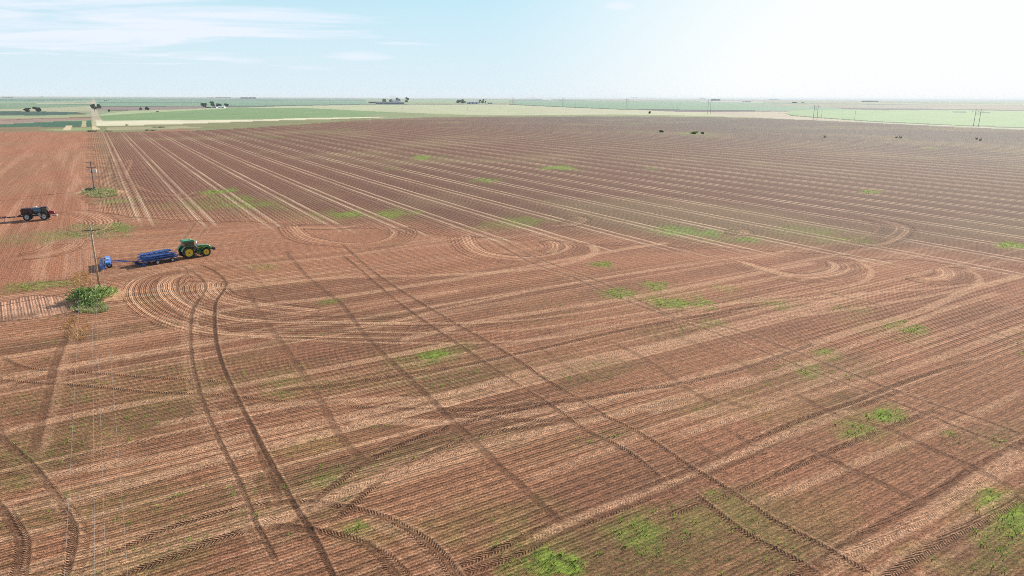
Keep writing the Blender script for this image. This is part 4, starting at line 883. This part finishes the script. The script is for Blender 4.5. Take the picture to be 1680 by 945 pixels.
# ------------------------------------------------------------------ FAR THINGS
def at(px, py): return G(px, py)
def far_tree(px, py, hpx, wpx, label, name='tree', m='leafT', cat='tree', group=None, lobes=6, n=30, trunk=.12):
    x, y = at(px, py); k = scale_at(x, y); h = hpx/k; wd = wpx/k
    return tree(name, x, y, h, wd, label, cat, m, group, lobes, wd*.05, n*.7, trunk)
def far_mass(px0, px1, py, hpx, label, name='tree_belt'):
    """a far shelter belt of trees that reads as one mass"""
    x0, y0 = at(px0, py); x1, y1 = at(px1, py+.0045*0); k = scale_at(x0, y0); h = hpx/k; v = []; f = []; L_ = math.hypot(x1-x0, y1-y0); cs = []
    nn = max(3, int(L_/(h*1.1)))
    for i in range(nn):
        t = (i+.5)/nn; r_ = h*rng.uniform(.45,.75); cs.append(((x0+(x1-x0)*t, y0+(y1-y0)*t+rng.uniform(-h,h), h*.5*rng.uniform(.7,1)), (r_*1.1, r_, h*.5)))
    leaves(v, f, cs, h*.13, 60/(h/2)**2*2, .8); o = mesh_obj(name, v, f, M['leafT']); tag(o, label, 'trees', kind='stuff'); return o
FT = [(45,183.2,5.5,11,'left tree of the pair standing on the edge of the dark green field'),(62,183.2,7.5,13,'right and rounder tree of the pair on the edge of the dark green field'),
 (155.5,182.8,14,11,'tall dark tree beside the pale dirt road'),(162,178,7,9,'smaller tree leaning away from the road tree'),(178.5,183.5,4.5,5,'lone small tree right of the road tree'),
 (231,180.6,4,5,'small grey-green tree at the left end of the brown strip clump'),(242,180.8,5.5,8,'rounded grey-green tree on the brown field strip'),
 (335,175.6,7,12,'leftmost tree of the farm group beyond the bright green field'),(349,175.8,9,9,'tallest tree of the farm group beyond the bright green field'),(359,176,6,9,'middle tree of the farm group behind the pale shed'),(372,176,6,9,'rightmost tree of the farm group beyond the bright green field'),
 (630.5,168.3,6,8,'olive tree behind the long dark roofed shed'),(641,168.2,6,8,'dark tree left of the pale farmhouse roof'),(653,167.5,7,8,'dark tree behind the pale farmhouse roof'),(668,168.8,9,7.5,'lone pointed tree right of the farmhouse'),
 (753,169.8,6.5,9,'left tree of the dark clump beside the pale blue barn'),(760,169.8,8,10,'right tree of the dark clump beside the pale blue barn'),(786,170,6.5,7,'first tree right of the pale blue barn'),(792,170,7,6,'second tree right of the pale blue barn'),(796.5,170.5,6,3.5,'narrow tree at the right end of the barn group'),
 (1066,187,4.6,6,'lone bushy tree at the top edge of the grey stubble field')]
for a_ in FT: far_tree(*a_[:4], a_[4], group=None)
far_tree(1085,216.8,3,10,'low dark green bush in the middle of the far stubble','bush','leafS','bush',trunk=.0,lobes=9); far_tree(1140,219.5,3.6,12,'larger pale green bush clump in the far stubble, right of the low one','bush','leafB','bush',trunk=.0,lobes=9); far_tree(1153,219.6,2.8,7,'small bush attached to the right side of the pale green clump','bush','leafS','bush',trunk=.0)
for (px,py,label) in ((1353,226,'leftmost small dead shrub in the grey stubble'),(1471,226.5,'forked dark dead shrub left of the centre of the grey stubble'),(1477,227,'forked dark dead shrub just right of its twin'),(1602,229,'left of the two dead shrubs below the right pylon'),(1608,231,'right of the two dead shrubs below the right pylon')):
    x, y = at(px,py); r_ = empty('dead_shrub',(x,y,0),rng.uniform(0,3),label,'shrub','dead shrubs in the stubble'); t = MB()
    for k in range(7):
        a = rng.uniform(0,2*PI); l = rng.uniform(1.1,2.4); t.path([(0,0,0),(.3*l*math.cos(a),.3*l*math.sin(a),l*.5),(.5*l*math.cos(a+.4),.5*l*math.sin(a+.4),l)],.07,4)
    t.build('twigs', M['dkwood'], r_); v = []; f = []; leaves(v,f,[((0,0,.5),(1.2,1.2,.5))],.25,30); mesh_obj('foliage',v,f,M['leafS'],r_)
for k,(px,py) in enumerate(((1176,212.5),(1190,211.5),(1205,213.5),(1219,214),(1250,215),(1265,215.5),(1323,217.5),(1370,218))):
    x, y = at(px,py); r_ = empty('marker_post',(x,y,0),0,'small white marker post in the row across the far stubble','post','white marker posts in the far stubble')
    MB().tube((0,0,0),(0,0,1.6),.22,.22,8).build('post',M['white'],r_); MB().box((0,0,1.75),(.6,.12,.4)).build('cap',M['white'],r_)
# brush piles along the top of the red field
for (px,py,wpx,hpx,label) in ((152,216.2,17,3.2,'dark brush heap left of the dirt track end'),(178,215.8,10,2.2,'low green brush heap right of the dark one'),(247,214.5,22,2.6,'long dark brush heap on the red soil'),(262,209.5,28,2.4,'long scrubby hedge above the red soil patch'),(208,206,3,2.4,'tiny shrub on the cream strip edge')):
    x, y = at(px,py); k = scale_at(x,y); wd = wpx/k; h = hpx/k; r_ = empty('brush_pile',(x,y,0),0,label,'brush'); v=[];f=[];cs=[]
    for q_ in range(10): cs.append(((rng.uniform(-.42,.42)*wd, rng.uniform(-2,2), h*.35),(wd*.09,2.2,h*rng.uniform(.3,.6))))
    leaves(v,f,cs,h*.14,24,.7); mesh_obj('foliage',v,f,M['leafS'],r_); t=MB()
    for q_ in range(12): a=rng.uniform(0,6); cxx=rng.uniform(-.4,.4)*wd; t.tube((cxx,0,.1),(cxx+h*.8*math.cos(a),h*.8*math.sin(a),h*.8),.08,.03,4)
    t.build('branches',M['dkwood'],r_)
for args in ((3,22,160.3,1.6,'faint tree belt at the far left of the horizon'),(355,358+20,160.8,1.8,'thin distant tree belt left of the dark one, below the skyline'),(395,420,162.2,3,'dark distant tree belt above the farm beyond the green field'),(340,350,160.8,1,'tiny dark trees on the left skyline'),
  (640,650,159.5,1.8,'small tree tuft on the skyline above the farmhouse'),(872,877,160.6,2,'dark tree clump left of the white far building'),(1035,1046,161,2,'tree belt left of the white far sheds'),(1058,1075,162,1.6,'tree belt right of the white far sheds'),(1080,1094,158.8+1,1.2,'faint skyline belt beyond the white far sheds'),
  (1148,1156,163,2.4,'tree clump behind the pale far strip'),(1168,1182,165.2,3,'dark tree clump at the far farm left of centre right'),(1218,1232,167.6,1.2,'low tree belt at the end of the pale strip'),(1300,1307,169,2,'pair of far trees above the green circle, left one'),(1314,1319,169.2,1.4,'pair of far trees above the green circle, right one'),
  (1262,1278,164,1.3,'faint belt on the right skyline'),(1415,1440,167,1.8,'row of faint trees on the right horizon'),(900,907,159.3,1.2,'faint tree tuft right of the white far building'),(66,70,159.6,1.3,'single faint tree on the left skyline'),(171,176,165.3,1.4,'dark tree clump behind the road tree')): far_mass(*args)
# farm buildings
def barn(px, py, wpx, hpx, depth, wallm, roofm, label, name='barn', rz=0, doors=2, ridge=.35):
    x, y = at(px,py); k = scale_at(x,y); wd = wpx/k; h = hpx/k; r_ = empty(name,(x,y,0),rz,label,'building'); hw = h*(1-ridge)
    MB().box((0,0,hw/2),(wd,depth,hw)).build('wall',M[wallm],r_)
    o = depth/2+.5; R2 = MB(); a = wd/2+.6
    R2.add([(-a,-o,hw-.1),(a,-o,hw-.1),(a,0,h),(-a,0,h),(-a,o,hw-.1),(a,o,hw-.1),(-a,-o,hw+.25),(a,-o,hw+.25),(a,0,h+.35),(-a,0,h+.35),(-a,o,hw+.25),(a,o,hw+.25)],
      [(0,1,2,3),(3,2,5,4),(6,9,8,7),(9,10,11,8),(0,6,7,1),(4,5,11,10),(0,3,9,6),(3,4,10,9),(1,7,8,2),(2,8,11,5)]); R2.build('roof',M[roofm],r_)
    for i in range(doors): MB().box(((-.3+.6*i/max(doors-1,1))*wd,-depth/2-.03,hw*.38),(min(5,wd*.12),.08,hw*.72)).build('door',M['darkroof'],r_)
    return r_
barn(640,170.3,46,3.0,24,'darkroof','shedroof','long low dark shed at the farm, left of the lone pointed tree','shed',doors=3,ridge=.4)
barn(612,169.3,14,2.4,18,'darkroof','darkroof','short dark shed at the left end of the long farm shed','shed',rad(5))
barn(650,169,14,4.0,14,'shed','shed','pale farmhouse with a light roof among the dark trees','farmhouse',rad(8),3,.5)
barn(776,170.7,20,4.6,26,'shed','shed','wide pale blue barn between two dark tree clumps','barn',0,3,.3)
barn(769,170.6,6,3.2,14,'white','shed','small white shed at the left end of the pale blue barn','shed',0,1,.4)
barn(804,170.6,8,2,12,'shed','darkroof','low outbuilding at the right end of the barn group','shed',0,2,.4)
barn(364,176.8,11,2.6,14,'white','shed','white shed among the farm trees beyond the bright green field','shed',0,2,.4)
barn(353,177.2,7,2.2,12,'shed','shedroof','grey shed left of the white one at the green field farm','shed',0,2,.4)
barn(343,177,9,1.6,12,'darkroof','darkroof','low dark shed under the leftmost farm trees','shed',0,1,.4)
barn(884,163.6,14,1.8,60,'white','white','long white building far off right of the first pylon','warehouse',0,2,.2); barn(1051,162.2,13,1.6,80,'white','white','bright white sheds on the skyline right of centre','warehouse',0,2,.2)
# pickup on the field road
x, y = at(258.5,183.8); r_ = empty('pickup_truck',(x,y,0),.1,'dark pickup truck parked on the pale strip above the bright green field','pickup')
MB().prof([(-2.8,.5),(-2.8,1.15),(-.9,1.15),(-.6,1.9),(.9,1.9),(1.4,1.2),(2.7,1.1),(2.8,.5)],-.95,.95,.05).build('body',M['black'],r_,bevel=.05)
MB().prof([(-.7,1.22),(-.5,1.8),(.8,1.8),(1.15,1.22)],-.97,.97).build('window',M['glass'],r_)
for wx_ in (-1.8,1.8):
    for s in (-1,1): MB().lathe([(.001,-.12),(.4,-.12),(.4,.12),(.001,.12)],(wx_,s*.88,.4),'Y',14).build('wheel',M['tyre'],r_)
# H-frame transmission structures
def hframe(px, py, hpx, lab, az_=0):
    x, y = at(px,py); k = scale_at(x,y); h = hpx/k; t = empty('transmission_pylon',(x,y,0),az_,lab,'pylon','H-frame pylons of the transmission line')
    g_ = 2.4
    for s in (-1,1): MB().tube((s*g_,0,0),(s*g_,0,h),.30,.20,8).build('pole',M['steel'],t)
    MB().box((0,0,h*.88),(2*g_*2.4,.3,.32)).build('crossarm',M['steel'],t); MB().tube((-g_,.2,h*.62),(g_,.2,h*.84),.09).tube((g_,-.2,h*.62),(-g_,-.2,h*.84),.09).build('brace',M['steel'],t)
    for s in (-2.2,0,2.2): MB().tube((s*g_,0,h*.88),(s*g_,0,h*.80),.12,.12,6).build('insulator',M['porc'],t)
    return (x,y,h)
hz_ = 0
HF = [(1601,207.5,28,'nearest and rightmost H-frame pylon, at the edge of the pale green field'),(1337,197.2,24,'second H-frame pylon from the right, at the tip of the green circle'),(1163,187.5,24,'H-frame pylon above the pale green bush clump'),
 (1028.5,179.5,18,'H-frame pylon on the dark field edge right of the middle'),(924,175.6,15.5,'H-frame pylon right of the long white building'),(842,171.8,12.5,'farthest and smallest H-frame pylon, at the corner of the green field')]
pts_ = [hframe(*q_, az_=rad(-20)) for q_ in HF]
for i,((xa,ya,ha),(xb,yb,hb)) in enumerate(zip(pts_,pts_[1:])):
    pass
# small farm-line poles in the pale field
for i,(px,py,hp) in enumerate(((606,181,5.5),(660,180.5,5.5),(713.5,181.5,6.5),(767,181.5,6.5),(820,180,5),(944.5,176,7),(962,176.5,6),(1105,179.5,4.5),(1111.5,181.5,7),(1000,176,3),(1402,196,14),(1347.5,193,11))):
    x, y = at(px,py); k = scale_at(x,y); h = hp/k; t = empty('power_pole',(x,y,0),rad(20),['leftmost thin pole in the pale field','second thin pole from the left in the pale field','thin pole in the pale field left of the pale blue barn','thin pole in the pale field below the pale blue barn','thin pole in the pale field right of the barn group','thin pole right of the second pylon on the teal field','short thin pole two steps right of the second pylon','left of two thin poles on the dark strip','right of two thin poles on the dark strip','faint thin pole on the teal field','faint pole on the green circle right of the pylon','faint pole just right of the pylon at the circle tip'][i],'pole','thin poles of the farm line')
    MB().tube((0,0,0),(0,0,h),.16,.12,6).build('pole',M['dkwood'],t); MB().box((0,0,h*.93),(2.2,.15,.15)).build('crossarm',M['dkwood'],t)
# ------------------------------------------------------------------ HAZE
hz = MB().box((0,0,(-2.6+46)/2),(112000,112000,46+2.6)).build('haze', M['white']); hz['kind'] = 'stuff'; hz['label'] = 'pale summer haze lying over the plain'
hm = bpy.data.materials.new('haze'); hm.use_nodes = True; N = hm.node_tree.nodes; N.clear(); o_ = N.new('ShaderNodeOutputMaterial'); v_ = N.new('ShaderNodeVolumePrincipled')
v_.inputs['Density'].default_value = HAZE; v_.inputs['Color'].default_value = (.86,.93,1,1); v_.inputs['Anisotropy'].default_value = 0
hm.node_tree.links.new(v_.outputs[0], o_.inputs['Volume']); hz.data.materials.clear(); hz.data.materials.append(hm)
for o in bpy.data.objects:
    if o.type == 'EMPTY' or o.type == 'MESH':
        if o.parent is None and 'kind' not in o and 'label' not in o: print('untagged', o.name)
print('objects', len(bpy.data.objects))
